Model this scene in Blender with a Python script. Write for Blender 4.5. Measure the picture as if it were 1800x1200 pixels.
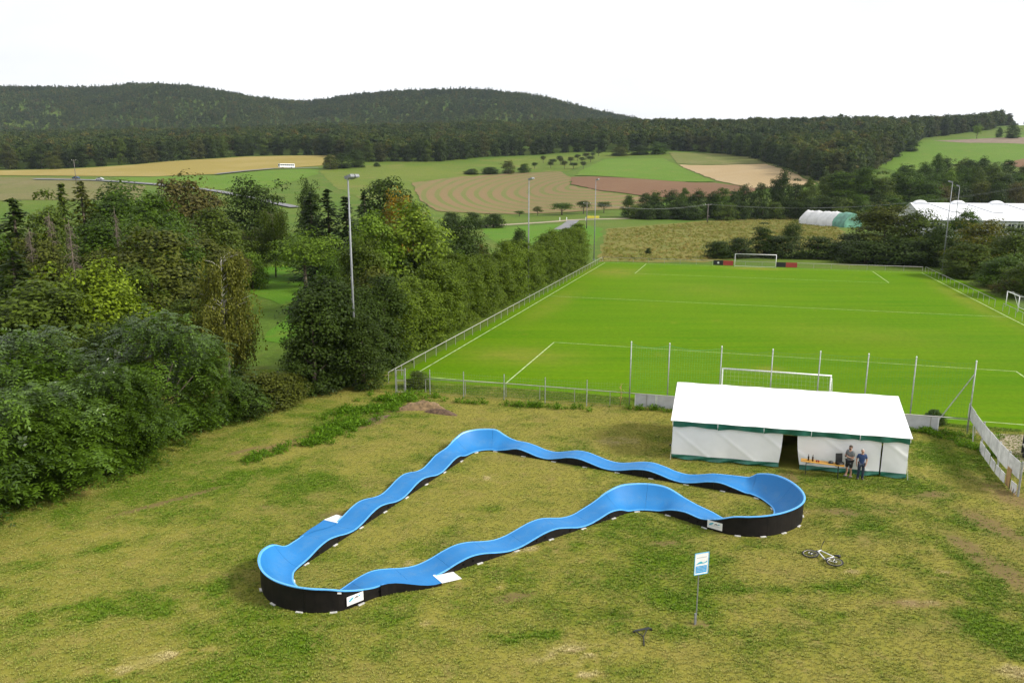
import bpy, bmesh, math, random
import numpy as np
from mathutils import Vector, Matrix

for o in list(bpy.data.objects):
    bpy.data.objects.remove(o)
scene = bpy.context.scene
COL = scene.collection
R = math.radians

# ------------------------------------------------------------------ camera
F, TH, RO, H = 1342.55, .207347, .00289, 15.744      # focal length in px (1800 wide), pitch, roll, height
cd = bpy.data.cameras.new('camera')
cam = bpy.data.objects.new('camera', cd)
COL.objects.link(cam)
cd.sensor_width = 36.0
cd.lens = 36.0 * F / 1800.0
cd.clip_start = .1
cd.clip_end = 12000
cam.matrix_world = Matrix.Translation((0, 0, H)) @ Matrix.Rotation(math.pi / 2 - TH, 4, 'X') @ Matrix.Rotation(RO, 4, 'Z')
scene.camera = cam

# ------------------------------------------------------------------ sky, sun, exposure
SUN_DIR = Vector((.82, -.20, .60)).normalized()       # towards the sun: from the right
sun_el = math.asin(SUN_DIR.z)
sun_az = math.atan2(SUN_DIR.x, SUN_DIR.y)
w = bpy.data.worlds.new('World')
scene.world = w
w.use_nodes = True
nt = w.node_tree
nt.nodes.clear()
def N(t, **k):
    n = nt.nodes.new(t)
    for a, b in k.items():
        setattr(n, a, b)
    return n
wo = N('ShaderNodeOutputWorld')
sky = N('ShaderNodeTexSky', sky_type='NISHITA', sun_disc=False, sun_elevation=sun_el, sun_rotation=sun_az)
sky.dust_density = 3.0
bg1 = N('ShaderNodeBackground')
bg1.inputs[1].default_value = .1
nt.links.new(sky.outputs[0], bg1.inputs[0])
tc = N('ShaderNodeTexCoord')
mp = N('ShaderNodeMapping')
mp.inputs['Scale'].default_value = (1, 1, 3.2)
nt.links.new(tc.outputs['Generated'], mp.inputs[0])
no = N('ShaderNodeTexNoise')
no.inputs['Scale'].default_value = 2.1
no.inputs['Detail'].default_value = 6
no.inputs['Roughness'].default_value = .52
nt.links.new(mp.outputs[0], no.inputs['Vector'])
cr = N('ShaderNodeValToRGB')
cr.color_ramp.elements[0].position = .30
cr.color_ramp.elements[0].color = (.392, .396, .408, 1)
cr.color_ramp.elements[1].position = .74
cr.color_ramp.elements[1].color = (.52, .522, .53, 1)
nt.links.new(no.outputs['Fac'], cr.inputs[0])
bg2 = N('ShaderNodeBackground')
bg2.inputs[1].default_value = 1.0
nt.links.new(cr.outputs[0], bg2.inputs[0])
mx = N('ShaderNodeMixShader')
mx.inputs[0].default_value = .94                       # closed cloud cover
nt.links.new(bg1.outputs[0], mx.inputs[1])
nt.links.new(bg2.outputs[0], mx.inputs[2])
nt.links.new(mx.outputs[0], wo.inputs[0])

sl = bpy.data.lights.new('sun', 'SUN')
sl.energy = 2.2
sl.angle = R(11)
sl.color = (1, .955, .88)
so = bpy.data.objects.new('sun', sl)
COL.objects.link(so)
so.rotation_euler = SUN_DIR.to_track_quat('Z', 'Y').to_euler()
so.location = (60, 20, 80)

vs = scene.view_settings
vs.view_transform = 'Standard'
vs.look = 'None'
vs.exposure = 1.3
vs.gamma = 1.0
vs.use_curve_mapping = False
scene.render.engine = 'CYCLES'
scene.cycles.max_bounces = 6
scene.cycles.transparent_max_bounces = 8

# ------------------------------------------------------------------ pixel helpers (directions only)
CT, ST, CR_, SR_ = math.cos(TH), math.sin(TH), math.cos(RO), math.sin(RO)
def ray(X, Y):
    a = X - 900.; b = Y - 600.
    a, b = a * CR_ + b * SR_, -a * SR_ + b * CR_
    a /= F; b /= F
    return np.array([a, CT - b * ST, -ST - b * CT])
def gr(X, Y, z=0.):
    d = ray(X, Y); t = (z - H) / d[2]
    return np.array([d[0] * t, d[1] * t, z])
def at(X, Y, y):
    d = ray(X, Y); t = y / d[1]
    return np.array([0, 0, H]) + d * t
def smooth(t):
    t = np.clip(t, 0, 1)
    return t * t * (3 - 2 * t)

# ------------------------------------------------------------------ terrain heights
COLS = {
 -700: [(260, None), (330, 350), (430, 322), (480, 308), (570, 299), (700, 292), (900, 262), (1200, 250), (1500, 250)],
 0: [(260, None), (330, 350), (430, 322), (480, 308), (570, 299), (700, 290), (900, 262), (1200, 250), (1500, 250)],
 300: [(260, None), (330, 357), (430, 326), (480, 311), (640, 284), (800, 272), (1000, 252), (1300, 245)],
 600: [(280, None), (340, 366), (430, 335), (500, 312), (600, 293), (690, 276), (850, 262), (1050, 242), (1300, 237)],
 900: [(325, None), (380, 367), (450, 342), (560, 308), (680, 283), (740, 274), (900, 258), (1100, 236), (1300, 230)],
 1050: [(325, None), (400, 352), (470, 326), (560, 300), (660, 281), (720, 271), (900, 254), (1100, 232), (1300, 229)],
 1200: [(330, None), (390, 357), (450, 336), (540, 308), (640, 285), (700, 271), (850, 250), (1050, 232), (1300, 238)],
 1400: [(330, None), (400, 346), (450, 326), (520, 302), (600, 285), (700, 268), (850, 246), (1000, 229), (1300, 238)],
 1600: [(330, None), (400, 341), (480, 311), (560, 288), (660, 262), (800, 244), (950, 228), (1200, 236)],
 1800: [(330, None), (420, 326), (500, 296), (600, 270), (700, 248), (800, 237), (950, 219), (1200, 226)],
 2600: [(330, None), (420, 326), (500, 296), (600, 270), (700, 248), (800, 237), (950, 219), (1200, 226)]}
YS = np.concatenate([np.array([-400, 0, 200.]), np.arange(240, 1520, 20.)])
AZ, ZT = [], []
for X, prof in COLS.items():
    AZ.append((X - 900) / F / 1.0246)
    ys = [0.] + [p[0] for p in prof]
    zs = [0.] + [0. if p[1] is None else at(X, p[1], p[0])[2] for p in prof]
    zz = np.interp(YS, ys, zs)
    k = np.array([1, 2, 3, 2, 1.]) / 9
    zs2 = zz.copy()
    zs2[3:] = np.convolve(np.pad(zz, 2, 'edge'), k, 'valid')[3:]
    zs2[:3] = 0
    ZT.append(zs2)
AZ = np.array(AZ); ZT = np.array(ZT)
SKY = [(-700, 172), (-300, 165), (0, 158), (100, 155), (180, 155), (240, 150), (290, 150), (340, 155), (400, 165), (450, 172), (500, 177), (545, 179),
       (600, 171), (640, 166), (700, 163), (780, 163), (860, 161), (920, 165), (960, 172), (1000, 183), (1040, 194), (1080, 203), (1140, 216), (1250, 240), (1500, 262), (2600, 262)]
CA = np.array([(p[0] - 900) / F / 1.0246 for p in SKY])
CZ = np.array([at(p[0], p[1] + 10, 2100)[2] for p in SKY])
def height(x, y):
    x = np.asarray(x, float); y = np.asarray(y, float)
    ys = np.maximum(y, 1.)
    a = np.where(y > 150, x / ys, x / 150.)
    i = np.clip(np.searchsorted(AZ, a) - 1, 0, len(AZ) - 2)
    ta = smooth((a - AZ[i]) / (AZ[i + 1] - AZ[i]))
    yy = np.clip(y, YS[0], YS[-1])
    j = np.clip(np.searchsorted(YS, yy) - 1, 0, len(YS) - 2)
    ty = (yy - YS[j]) / (YS[j + 1] - YS[j])
    z = (ZT[i, j] * (1 - ty) + ZT[i, j + 1] * ty) * (1 - ta) + (ZT[i + 1, j] * (1 - ty) + ZT[i + 1, j + 1] * ty) * ta
    zc = np.interp(a, CA, CZ)
    far = zc * smooth((y - 1050) / 1050.) ** 1.0 * (1 - .5 * smooth((y - 2150) / 1500.))
    far = far + 8 * np.sin(x / 90. + y / 200.) * smooth((y - 1200) / 300.) * (1 - smooth((y - 1900) / 150.))
    return np.where(y > 1000, np.maximum(z * (1 - .6 * smooth((y - 1500) / 800.)), far), z)
def hgt(x, y):
    return float(height(x, y))
def hit(X, Y):
    d = ray(X, Y)
    t = np.concatenate([np.arange(20, 300, .5), np.arange(300, 3000, 1.)])
    P = d[None] * t[:, None] + np.array([0, 0, H])
    b = P[:, 2] - height(P[:, 0], P[:, 1]) < 0
    k = int(np.argmax(b)) if b.any() else len(t) - 1
    return P[k]

# ------------------------------------------------------------------ numpy noise
def vnoise(x, y, seed=0):
    xi = np.floor(x).astype(np.int64); yi = np.floor(y).astype(np.int64)
    fx = x - xi; fy = y - yi
    fx = fx * fx * (3 - 2 * fx); fy = fy * fy * (3 - 2 * fy)
    def hsh(a, b):
        n = (a * 374761393 + b * 668265263 + seed * 1442695041) & 0xffffffff
        n = ((n ^ (n >> 13)) * 1274126177) & 0xffffffff
        return ((n ^ (n >> 16)) & 0xffff) / 65535.
    return (hsh(xi, yi) * (1 - fx) + hsh(xi + 1, yi) * fx) * (1 - fy) + (hsh(xi, yi + 1) * (1 - fx) + hsh(xi + 1, yi + 1) * fx) * fy
def fbm(x, y, seed=0, oc=4):
    s = 0; a = .5; n = 0
    for i in range(oc):
        s = s + a * vnoise(x * 2 ** i, y * 2 ** i, seed + i * 17); n += a; a *= .5
    return s / n

# ------------------------------------------------------------------ mesh helpers
class MB:
    def __init__(s):
        s.v = []; s.f = []; s.m = []; s.mi = 0
    def add(s, vs, fs):
        b = len(s.v)
        s.v += [tuple(map(float, p)) for p in vs]
        for f in fs:
            s.f.append([b + i for i in f]); s.m.append(s.mi)
        return s
    def box(s, c, size, rot=None):
        hx, hy, hz = [k / 2 for k in size]
        P = [Vector((x, y, z)) for x in (-hx, hx) for y in (-hy, hy) for z in (-hz, hz)]
        if rot is not None:
            M = Matrix.Rotation(rot, 3, 'Z') if isinstance(rot, (int, float)) else rot
            P = [M @ p for p in P]
        return s.add([p + Vector(c) for p in P], [(0, 1, 3, 2), (4, 6, 7, 5), (0, 4, 5, 1), (2, 3, 7, 6), (0, 2, 6, 4), (1, 5, 7, 3)])
    def bar(s, a, b, wd, ht, up=(0, 0, 1)):
        a = Vector(a); b = Vector(b); d = (b - a)
        L = d.length; d = d / L
        up = Vector(up)
        r = d.cross(up)
        if r.length < 1e-4:
            r = d.cross(Vector((1, 0, 0)))
        r.normalize(); u = r.cross(d)
        P = []
        for q in (a, b):
            for i, j in ((-1, -1), (1, -1), (1, 1), (-1, 1)):
                P.append(q + r * (i * wd / 2) + u * (j * ht / 2))
        return s.add(P, [(3, 2, 1, 0), (4, 5, 6, 7), (0, 1, 5, 4), (1, 2, 6, 5), (2, 3, 7, 6), (3, 0, 4, 7)])
    def tube(s, pts, rad, n=8, cap=True):
        pts = [Vector(p) for p in pts]
        if not hasattr(rad, '__len__'):
            rad = [rad] * len(pts)
        b = len(s.v); prev = None
        for i, p in enumerate(pts):
            if i == 0: t = pts[1] - p
            elif i == len(pts) - 1: t = p - pts[-2]
            else: t = pts[i + 1] - pts[i - 1]
            t.normalize()
            if prev is None:
                a = Vector((0, 0, 1)) if abs(t.z) < .9 else Vector((1, 0, 0))
                prev = t.cross(a).normalized()
            prev = (prev - t * prev.dot(t)).normalized()
            q = t.cross(prev)
            for k in range(n):
                an = 2 * math.pi * k / n
                s.v.append(tuple(p + (prev * math.cos(an) + q * math.sin(an)) * rad[i]))
        for i in range(len(pts) - 1):
            for k in range(n):
                s.f.append([b + i * n + k, b + i * n + (k + 1) % n, b + (i + 1) * n + (k + 1) % n, b + (i + 1) * n + k]); s.m.append(s.mi)
        if cap:
            s.f.append([b + k for k in range(n)][::-1]); s.m.append(s.mi)
            e = b + (len(pts) - 1) * n
            s.f.append([e + k for k in range(n)]); s.m.append(s.mi)
        return s
    def ring(s, c, ax, r, rt, n=24, m=6):
        c = Vector(c); ax = Vector(ax).normalized()
        a = ax.orthogonal().normalized(); q = ax.cross(a)
        b = len(s.v)
        for i in range(n):
            t = 2 * math.pi * i / n
            d = a * math.cos(t) + q * math.sin(t)
            for j in range(m):
                u = 2 * math.pi * j / m
                s.v.append(tuple(c + d * (r + rt * math.cos(u)) + ax * (rt * math.sin(u))))
        for i in range(n):
            for j in range(m):
                s.f.append([b + i * m + j, b + ((i + 1) % n) * m + j, b + ((i + 1) % n) * m + (j + 1) % m, b + i * m + (j + 1) % m]); s.m.append(s.mi)
        return s
    def prism(s, poly, d):
        """closed polygon (3-D points) pushed along vector d"""
        P = [Vector(p) for p in poly]; d = Vector(d); n = len(P)
        fs = [list(range(n))[::-1], [n + i for i in range(n)]]
        for i in range(n):
            fs.append([i, (i + 1) % n, n + (i + 1) % n, n + i])
        return s.add(P + [p + d for p in P], fs)
    def grid(s, P):
        """P[i][j] points"""
        b = len(s.v); n = len(P); m = len(P[0])
        for r in P:
            s.v += [tuple(map(float, q)) for q in r]
        for i in range(n - 1):
            for j in range(m - 1):
                s.f.append([b + i * m + j, b + (i + 1) * m + j, b + (i + 1) * m + j + 1, b + i * m + j + 1]); s.m.append(s.mi)
        return s
    def mesh(s, name, mats, smooth_=False):
        me = bpy.data.meshes.new(name)
        me.from_pydata(s.v, [], s.f)
        for m in (mats if isinstance(mats, (list, tuple)) else [mats]):
            me.materials.append(m)
        if any(s.m):
            me.polygons.foreach_set('material_index', s.m)
        if smooth_:
            me.polygons.foreach_set('use_smooth', [True] * len(s.f))
        me.update()
        return me
    def build(s, name, mats, parent=None, smooth_=False, fix=True):
        me = s.mesh(name, mats, smooth_)
        if fix:
            bm = bmesh.new(); bm.from_mesh(me)
            bmesh.ops.recalc_face_normals(bm, faces=bm.faces)
            bm.to_mesh(me); bm.free()
        return link(name, me, parent)
def link(name, me, parent=None):
    o = bpy.data.objects.new(name, me)
    COL.objects.link(o)
    if parent is not None:
        o.parent = parent
    return o
def np_mesh(name, V, Fq, mat, smooth_=False):
    """V (n,3), Fq (m,k) arrays to a mesh, fast"""
    me = bpy.data.meshes.new(name)
    V = np.asarray(V, np.float32); Fq = np.asarray(Fq, np.int32)
    k = Fq.shape[1]
    me.vertices.add(len(V)); me.vertices.foreach_set('co', V.ravel())
    me.loops.add(Fq.size); me.loops.foreach_set('vertex_index', Fq.ravel())
    me.polygons.add(len(Fq))
    me.polygons.foreach_set('loop_start', np.arange(len(Fq), dtype=np.int32) * k)
    me.polygons.foreach_set('loop_total', np.full(len(Fq), k, np.int32))
    if smooth_:
        me.polygons.foreach_set('use_smooth', np.ones(len(Fq), bool))
    if mat: me.materials.append(mat)
    me.update(calc_edges=True)
    return me
def attr(me, name, arr, dom='POINT'):
    a = me.attributes.new(name, 'FLOAT', dom)
    a.data.foreach_set('value', np.asarray(arr, np.float32))
def tag(o, label, cat, group=None):
    o['label'] = label; o['category'] = cat
    if group: o['group'] = group
    return o
def empty(name, loc, rz=0., label=None, cat=None, group=None):
    o = bpy.data.objects.new(name, None)
    o.empty_display_size = .2
    COL.objects.link(o)
    o.location = tuple(map(float, loc)); o.rotation_euler = (0, 0, rz)
    if label: tag(o, label, cat, group)
    return o
def structure(o):
    o['kind'] = 'structure'; return o

# ------------------------------------------------------------------ materials
def new_mat(name):
    m = bpy.data.materials.new(name); m.use_nodes = True
    t = m.node_tree
    b = next(n for n in t.nodes if n.type == 'BSDF_PRINCIPLED')
    return m, t, b
def lk(t, a, b): t.links.new(a, b)
def rgba(c): return (c[0], c[1], c[2], 1)
def mixc(t, fac, a, b, bt='MIX'):
    n = t.nodes.new('ShaderNodeMix'); n.data_type = 'RGBA'; n.blend_type = bt
    for s, v in ((0, fac), (6, a), (7, b)):
        if hasattr(v, 'is_linked'): lk(t, v, n.inputs[s])
        else: n.inputs[s].default_value = rgba(v) if s else v
    return n.outputs[2]
def noise(t, scale, detail=4, rough=.55, vec=None, dist=0):
    n = t.nodes.new('ShaderNodeTexNoise')
    n.inputs['Scale'].default_value = scale; n.inputs['Detail'].default_value = detail; n.inputs['Roughness'].default_value = rough
    n.inputs['Distortion'].default_value = dist
    if vec is not None: lk(t, vec, n.inputs['Vector'])
    return n.outputs['Fac']
def ramp(t, fac, lo, hi, a=(0, 0, 0), b=(1, 1, 1)):
    n = t.nodes.new('ShaderNodeValToRGB')
    e = n.color_ramp.elements
    e[0].position = lo; e[1].position = hi; e[0].color = rgba(a); e[1].color = rgba(b)
    lk(t, fac, n.inputs[0]); return n.outputs[0]
def coords(t, kind='Object', scale=None, rot=None):
    c = t.nodes.new('ShaderNodeTexCoord').outputs[kind]
    if scale or rot:
        m = t.nodes.new('ShaderNodeMapping')
        if scale: m.inputs['Scale'].default_value = scale
        if rot: m.inputs['Rotation'].default_value = rot
        lk(t, c, m.inputs[0]); c = m.outputs[0]
    return c
def geopos(t, scale=None, rot=None):
    c = t.nodes.new('ShaderNodeNewGeometry').outputs['Position']
    if scale or rot:
        m = t.nodes.new('ShaderNodeMapping')
        if rot: m.inputs['Rotation'].default_value = rot
        if scale: m.inputs['Scale'].default_value = scale
        lk(t, c, m.inputs[0]); c = m.outputs[0]
    return c
def bump(t, b, h, strength=.3, dist=.02):
    n = t.nodes.new('ShaderNodeBump'); n.inputs['Strength'].default_value = strength; n.inputs['Distance'].default_value = dist
    lk(t, h, n.inputs['Height']); lk(t, n.outputs[0], b.inputs['Normal'])
def attrn(t, name, kind='GEOMETRY'):
    n = t.nodes.new('ShaderNodeAttribute'); n.attribute_name = name; n.attribute_type = kind
    return n.outputs['Fac']
def simple(name, col, rough=.6, metal=0., var=.12, scale=6., bmp=0., spec=.5):
    """one colour with mild uneven tone and wear"""
    m, t, b = new_mat(name)
    v = coords(t)
    f = noise(t, scale, 5, .6, v)
    c2 = tuple(max(0, k * (1 - var * 1.6)) for k in col); c3 = tuple(min(1, k * (1 + var)) for k in col)
    lk(t, ramp(t, f, .3, .7, c2, c3), b.inputs['Base Color'])
    b.inputs['Roughness'].default_value = rough; b.inputs['Metallic'].default_value = metal
    b.inputs['Specular IOR Level'].default_value = spec
    if bmp: bump(t, b, noise(t, scale * 6, 3, .6, v), bmp)
    return m
# ------------------------------------------------------------------ scattering (for uncountable stuff only)
def scatter(name, P, protos, sc, green=None, tilt=0.0):
    me = bpy.data.meshes.new(name)
    P = np.asarray(P, np.float32)
    me.vertices.add(len(P)); me.vertices.foreach_set('co', P.ravel())
    attr(me, 'sc', sc)
    if green is not None: attr(me, 'green', green)
    me.update()
    o = link(name, me)
    pc = bpy.data.collections.new(name + '_kinds')
    for m in protos:
        pc.objects.link(bpy.data.objects.new(m.name, m))
    g = bpy.data.node_groups.new(name, 'GeometryNodeTree')
    g.interface.new_socket('Geometry', in_out='INPUT', socket_type='NodeSocketGeometry')
    g.interface.new_socket('Geometry', in_out='OUTPUT', socket_type='NodeSocketGeometry')
    n = g.nodes
    gi = n.new('NodeGroupInput'); go = n.new('NodeGroupOutput')
    ip = n.new('GeometryNodeInstanceOnPoints')
    ci = n.new('GeometryNodeCollectionInfo'); ci.inputs[0].default_value = pc
    ci.inputs['Separate Children'].default_value = True; ci.inputs['Reset Children'].default_value = True
    rv = n.new('FunctionNodeRandomValue'); rv.data_type = 'FLOAT_VECTOR'
    rv.inputs[0].default_value = (-tilt, -tilt, 0); rv.inputs[1].default_value = (tilt, tilt, 6.283)
    na = n.new('GeometryNodeInputNamedAttribute'); na.data_type = 'FLOAT'; na.inputs[0].default_value = 'sc'
    g.links.new(gi.outputs[0], ip.inputs['Points'])
    g.links.new(ci.outputs[0], ip.inputs['Instance'])
    ip.inputs['Pick Instance'].default_value = True
    g.links.new(rv.outputs[0], ip.inputs['Rotation'])
    g.links.new(na.outputs[0], ip.inputs['Scale'])
    g.links.new(ip.outputs[0], go.inputs[0])
    md = o.modifiers.new('scatter', 'NODES'); md.node_group = g
    o['kind'] = 'stuff'
    return o

# ------------------------------------------------------------------ ground materials
def grass_mat(name, ca, cb, cc, s1, s2, fine=6., bs=.4):
    """ca/cb mixed by patches of size 1/s1, cc sprinkled by 1/s2, fine grain"""
    m, t, b = new_mat(name)
    p = geopos(t)
    c = mixc(t, ramp(t, noise(t, s1, 5, .6, p), .38, .62), ca, cb)
    c = mixc(t, ramp(t, noise(t, s2, 4, .6, p, .6), .52, .72), c, cc)
    fn = noise(t, fine, 3, .7, p)
    c = mixc(t, .55, c, ramp(t, fn, .25, .75, (.35, .35, .35), (1.25, 1.25, 1.25)), 'MULTIPLY')
    lk(t, c, b.inputs['Base Color'])
    b.inputs['Roughness'].default_value = .9; b.inputs['Specular IOR Level'].default_value = .15
    bump(t, b, fn, bs, 1. / fine * .5)
    return m
M_GROUND = grass_mat('rough_grass', (.065, .125, .008), (.095, .14, .012), (.115, .135, .022), .02, .11, 1.2)

def terrain_mesh():
    ys = [-120.]
    while ys[-1] < 3600:
        y = ys[-1]
        ys.append(y + (10 if y < 230 else 5 if y < 800 else 16 if y < 2300 else 250))
    nx = 190
    V = []
    for y in ys:
        hw = 170 + .95 * max(y, 0)
        x = np.linspace(-hw, hw, nx)
        z = height(x, np.full(nx, y))
        V.append(np.stack([x, np.full(nx, y), z], 1))
    V = np.concatenate(V)
    i, j = np.meshgrid(np.arange(len(ys) - 1), np.arange(nx - 1), indexing='ij')
    a = (i * nx + j).ravel()
    Fq = np.stack([a, a + 1, a + nx + 1, a + nx], 1)
    return np_mesh('ground', V, Fq, M_GROUND, True)
structure(link('ground', terrain_mesh()))

# pitch frame
PSI, OX, OY, PW, PL = -.28754, 18.8467, 52.9113, 56.41, 93.36
CP, SP = math.cos(PSI), math.sin(PSI)
def PU(u, v, z=0.):
    return (OX + u * CP - v * SP, OY + u * SP + v * CP, z)
def UV(x, y):
    return ((x - OX) * CP + (y - OY) * SP, -(x - OX) * SP + (y - OY) * CP)

# meadow -----------------------------------------------------------
def ell(x, y, px, py, rx, ry, ang=0.):
    c = gr(px, py); dx = x - c[0]; dy = y - c[1]
    ca, sa = math.cos(ang), math.sin(ang)
    u = (dx * ca + dy * sa) / rx; v = (-dx * sa + dy * ca) / ry
    return np.exp(-(u * u + v * v))
GREEN = [(1390, 1040, 3.2, .9, .1), (1230, 1060, 1.6, .6, 0), (1750, 1110, .8, 3, 0), (1690, 905, .9, 2.4, .2), (1130, 935, 3, .5, -.4), (540, 850, 2.2, 1.2, 1.1),
         (440, 835, 2.5, .9, .6), (640, 740, 2.6, 1.0, .9), (560, 800, 3, .8, .9), (300, 1060, 2.5, 1.2, .3), (1530, 935, 1.2, 1, 0), (1660, 800, 1.4, 3.0, .2),
         (1000, 960, .9, .5, 0), (850, 900, 1.6, .8, .5), (1110, 1100, 1.2, .5, 0), (120, 1080, 2, .8, .3), (760, 800, 1, .5, 0), (700, 830, 1.6, .5, 1), (930, 1120, 1.6, .4, .1), (1720, 1000, .35, 2.6, .2), (1700, 1120, .9, .5, .3), (1470, 1080, 1.6, .4, 0), (200, 960, 2.4, .5, .7), (500, 1130, 2., .5, .2), (1200, 985, 1.4, .4, 0)]
DRY = [(1010, 1150, 1.5, .5, .1), (900, 965, 1.3, .35, .5), (1080, 775, 2.0, 1.4, 0), (1250, 905, 1.8, .6, -.4), (1560, 880, 3, .7, -.2), (600, 900, .8, .5, 0), (960, 830, 2, .7, -.3),
       (1150, 870, 1, .5, 0), (850, 730, 3, .6, -.2), (1640, 980, 1.4, 1.2, 0), (720, 930, 1.6, .8, .6), (1780, 1180, 1, 1, 0), (900, 800, 1.4, .5, 0), (1450, 1000, .7, .5, 0), (1690, 1130, .8, .5, 0)]
BARE = [(640, 748, 1.6, .5, .8), (560, 770, 1.6, .4, .8), (690, 722, 1.4, .4, .3), (480, 785, 1.7, .35, .9), (300, 880, 2.6, .25, .75), (1745, 925, .7, 1.8, .2), (1790, 880, .8, 2.6, .1), (1225, 1098, .35, .2, 0),
        (1170, 955, .6, .2, .1), (1390, 840, .5, .8, 0), (590, 905, .8, .4, 0), (1770, 1010, .6, 2.4, .1), (1700, 960, .5, 1.5, .1), (1600, 1060, 1.2, .3, 0), (1640, 870, 1., .4, .2), (900, 1050, .8, .3, .3), (1480, 900, 1., .4, -.2), (430, 792, 1.2, .3, .9)]
STRAW = [(1010, 1150, 1.1, .45, .1), (1030, 1190, .8, .3, 0), (1790, 1180, .6, .4, 0), (1500, 1005, .45, .3, 0), (900, 1030, .7, .3, .3), (930, 965, 1., .25, .5), (1620, 1060, .8, .25, 0), (720, 990, .9, .3, .4), (330, 1150, 1.2, .4, .2), (1390, 900, .8, .3, 0), (200, 1180, .9, .3, 0), (1660, 1010, .8, .4, 0), (850, 840, .8, .3, 0), (1090, 775, 1.1, .5, 0), (760, 1100, .9, .3, .2)]
def meadow_attrs(x, y):
    g = fbm(x * .16, y * .16, 3, 4) * .9 + fbm(x * .7, y * .9, 9, 3) * .55 + fbm(x * 2.4, y * 3.1, 31, 2) * .25
    g = smooth((g - .62) / .56) * .88
    brk = .25 + 1.5 * smooth((fbm(x * 1.3, y * 1.6, 41, 4) - .3) / .4)
    for px, py, rx, ry, a in GREEN: g = g + .5 * ell(x, y, px, py, rx, ry, a) * brk
    for px, py, rx, ry, a in DRY: g = g - .55 * ell(x, y, px, py, rx, ry, a) * brk
    g = g + .8 * smooth((y - (55.9 - (x + 8.8) * .2268) - .2) / .8)
    b = np.zeros_like(x)
    for px, py, rx, ry, a in BARE: b = np.maximum(b, ell(x, y, px, py, rx, ry, a))
    b = b * (y < 55.9 - (x + 8.8) * .2268)
    b = b * 1.15 + (fbm(x * .5, y * .6, 77, 4) - .60) * 1.4 * (b < .05) + (fbm(x * 2.5, y * 2.5, 55, 3) - .5) * .9 * (b > .05)
    g = np.clip(g, 0, 1)
    for px, py, rx, ry, a in STRAW: g = g - 1.5 * ell(x, y, px, py, rx, ry, a) * smooth((fbm(x * 2.2, y * 2.8, 91, 4) - .36) / .3)
    return np.clip(g, -1, 1), np.clip(b * 1.25, 0, .95)
MX0, MX1, MY0, MY1 = -46, 52, 6, 63
nxm, nym = 330, 220
gx, gy = np.meshgrid(np.linspace(MX0, MX1, nxm), np.linspace(MY0, MY1, nym), indexing='ij')
V = np.stack([gx.ravel(), gy.ravel(), np.full(gx.size, .004)], 1)
ii, jj = np.meshgrid(np.arange(nxm - 1), np.arange(nym - 1), indexing='ij')
a_ = (ii * nym + jj).ravel()
m, t, b = new_mat('dry_meadow')
p = geopos(t)
fn = noise(t, 9., 4, .75, p); fn2 = noise(t, 33., 2, .6, p)
gf = t.nodes.new('ShaderNodeMath'); gf.operation = 'ADD'
lk(t, attrn(t, 'green'), gf.inputs[0])
gs = t.nodes.new('ShaderNodeMath'); gs.operation = 'MULTIPLY_ADD'; gs.inputs[1].default_value = .5; gs.inputs[2].default_value = -.25
lk(t, fn, gs.inputs[0]); lk(t, gs.outputs[0], gf.inputs[1]); gf.use_clamp = True
c = mixc(t, gf.outputs[0], (.222, .202, .036), (.086, .142, .004))
c = mixc(t, ramp(t, noise(t, 1.1, 6, .75, p), .52, .74), c, (.235, .180, .066))
sn = t.nodes.new('ShaderNodeMath'); sn.operation = 'MULTIPLY'; sn.inputs[1].default_value = -1.; sn.use_clamp = True; lk(t, attrn(t, 'green'), sn.inputs[0])
c = mixc(t, sn.outputs[0], c, (.36, .295, .13))
ba = t.nodes.new('ShaderNodeMath'); ba.operation = 'MULTIPLY'; lk(t, attrn(t, 'bare'), ba.inputs[0]); lk(t, ramp(t, fn, .2, .6), ba.inputs[1])
c = mixc(t, ba.outputs[0], c, (.15, .095, .05))
c = mixc(t, .6, c, ramp(t, fn2, .25, .75, (.35, .35, .35), (1.35, 1.35, 1.35)), 'MULTIPLY')
lk(t, c, b.inputs['Base Color']); b.inputs['Roughness'].default_value = .95; b.inputs['Specular IOR Level'].default_value = .1
bump(t, b, fn2, .25, .02)
me = np_mesh('meadow', V, np.stack([a_, a_ + nym, a_ + nym + 1, a_ + 1], 1), m)
g_, b_ = meadow_attrs(gx.ravel(), gy.ravel())
attr(me, 'green', g_); attr(me, 'bare', b_)
structure(link('meadow', me))

# short grass tufts (stuff)
rng = np.random.default_rng(5)
def tuft_mesh(name, seed, nb, h, sp, mat, wd=.008):
    r = np.random.default_rng(seed); V = []; Fq = []
    for i in range(nb):
        a = r.uniform(0, 6.28); o = r.uniform(0, sp); x, y = o * math.cos(a), o * math.sin(a)
        hh = h * r.uniform(.5, 1.1); le = r.uniform(.3, 1.1) * hh; a2 = a + r.uniform(-.8, .8)
        wx, wy = -math.sin(a2) * wd, math.cos(a2) * wd
        bx, by = x + math.cos(a2) * le * .35, y + math.sin(a2) * le * .35
        tx, ty = x + math.cos(a2) * le, y + math.sin(a2) * le
        k = len(V)
        V += [(x - wx, y - wy, 0), (x + wx, y + wy, 0), (bx + wx, by + wy, hh * .65), (bx - wx, by - wy, hh * .65), (tx, ty, hh)]
        Fq += [(k, k + 1, k + 2), (k, k + 2, k + 3), (k + 3, k + 2, k + 4)]
    return np_mesh(name, V, Fq, mat)
m, t, b = new_mat('grass_blades')
inf = t.nodes.new('ShaderNodeObjectInfo')
gf = t.nodes.new('ShaderNodeMath'); gf.operation = 'ADD'; gf.use_clamp = True
lk(t, attrn(t, 'green', 'INSTANCER'), gf.inputs[0])
gs = t.nodes.new('ShaderNodeMath'); gs.operation = 'MULTIPLY_ADD'; gs.inputs[1].default_value = .7; gs.inputs[2].default_value = -.35
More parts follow.
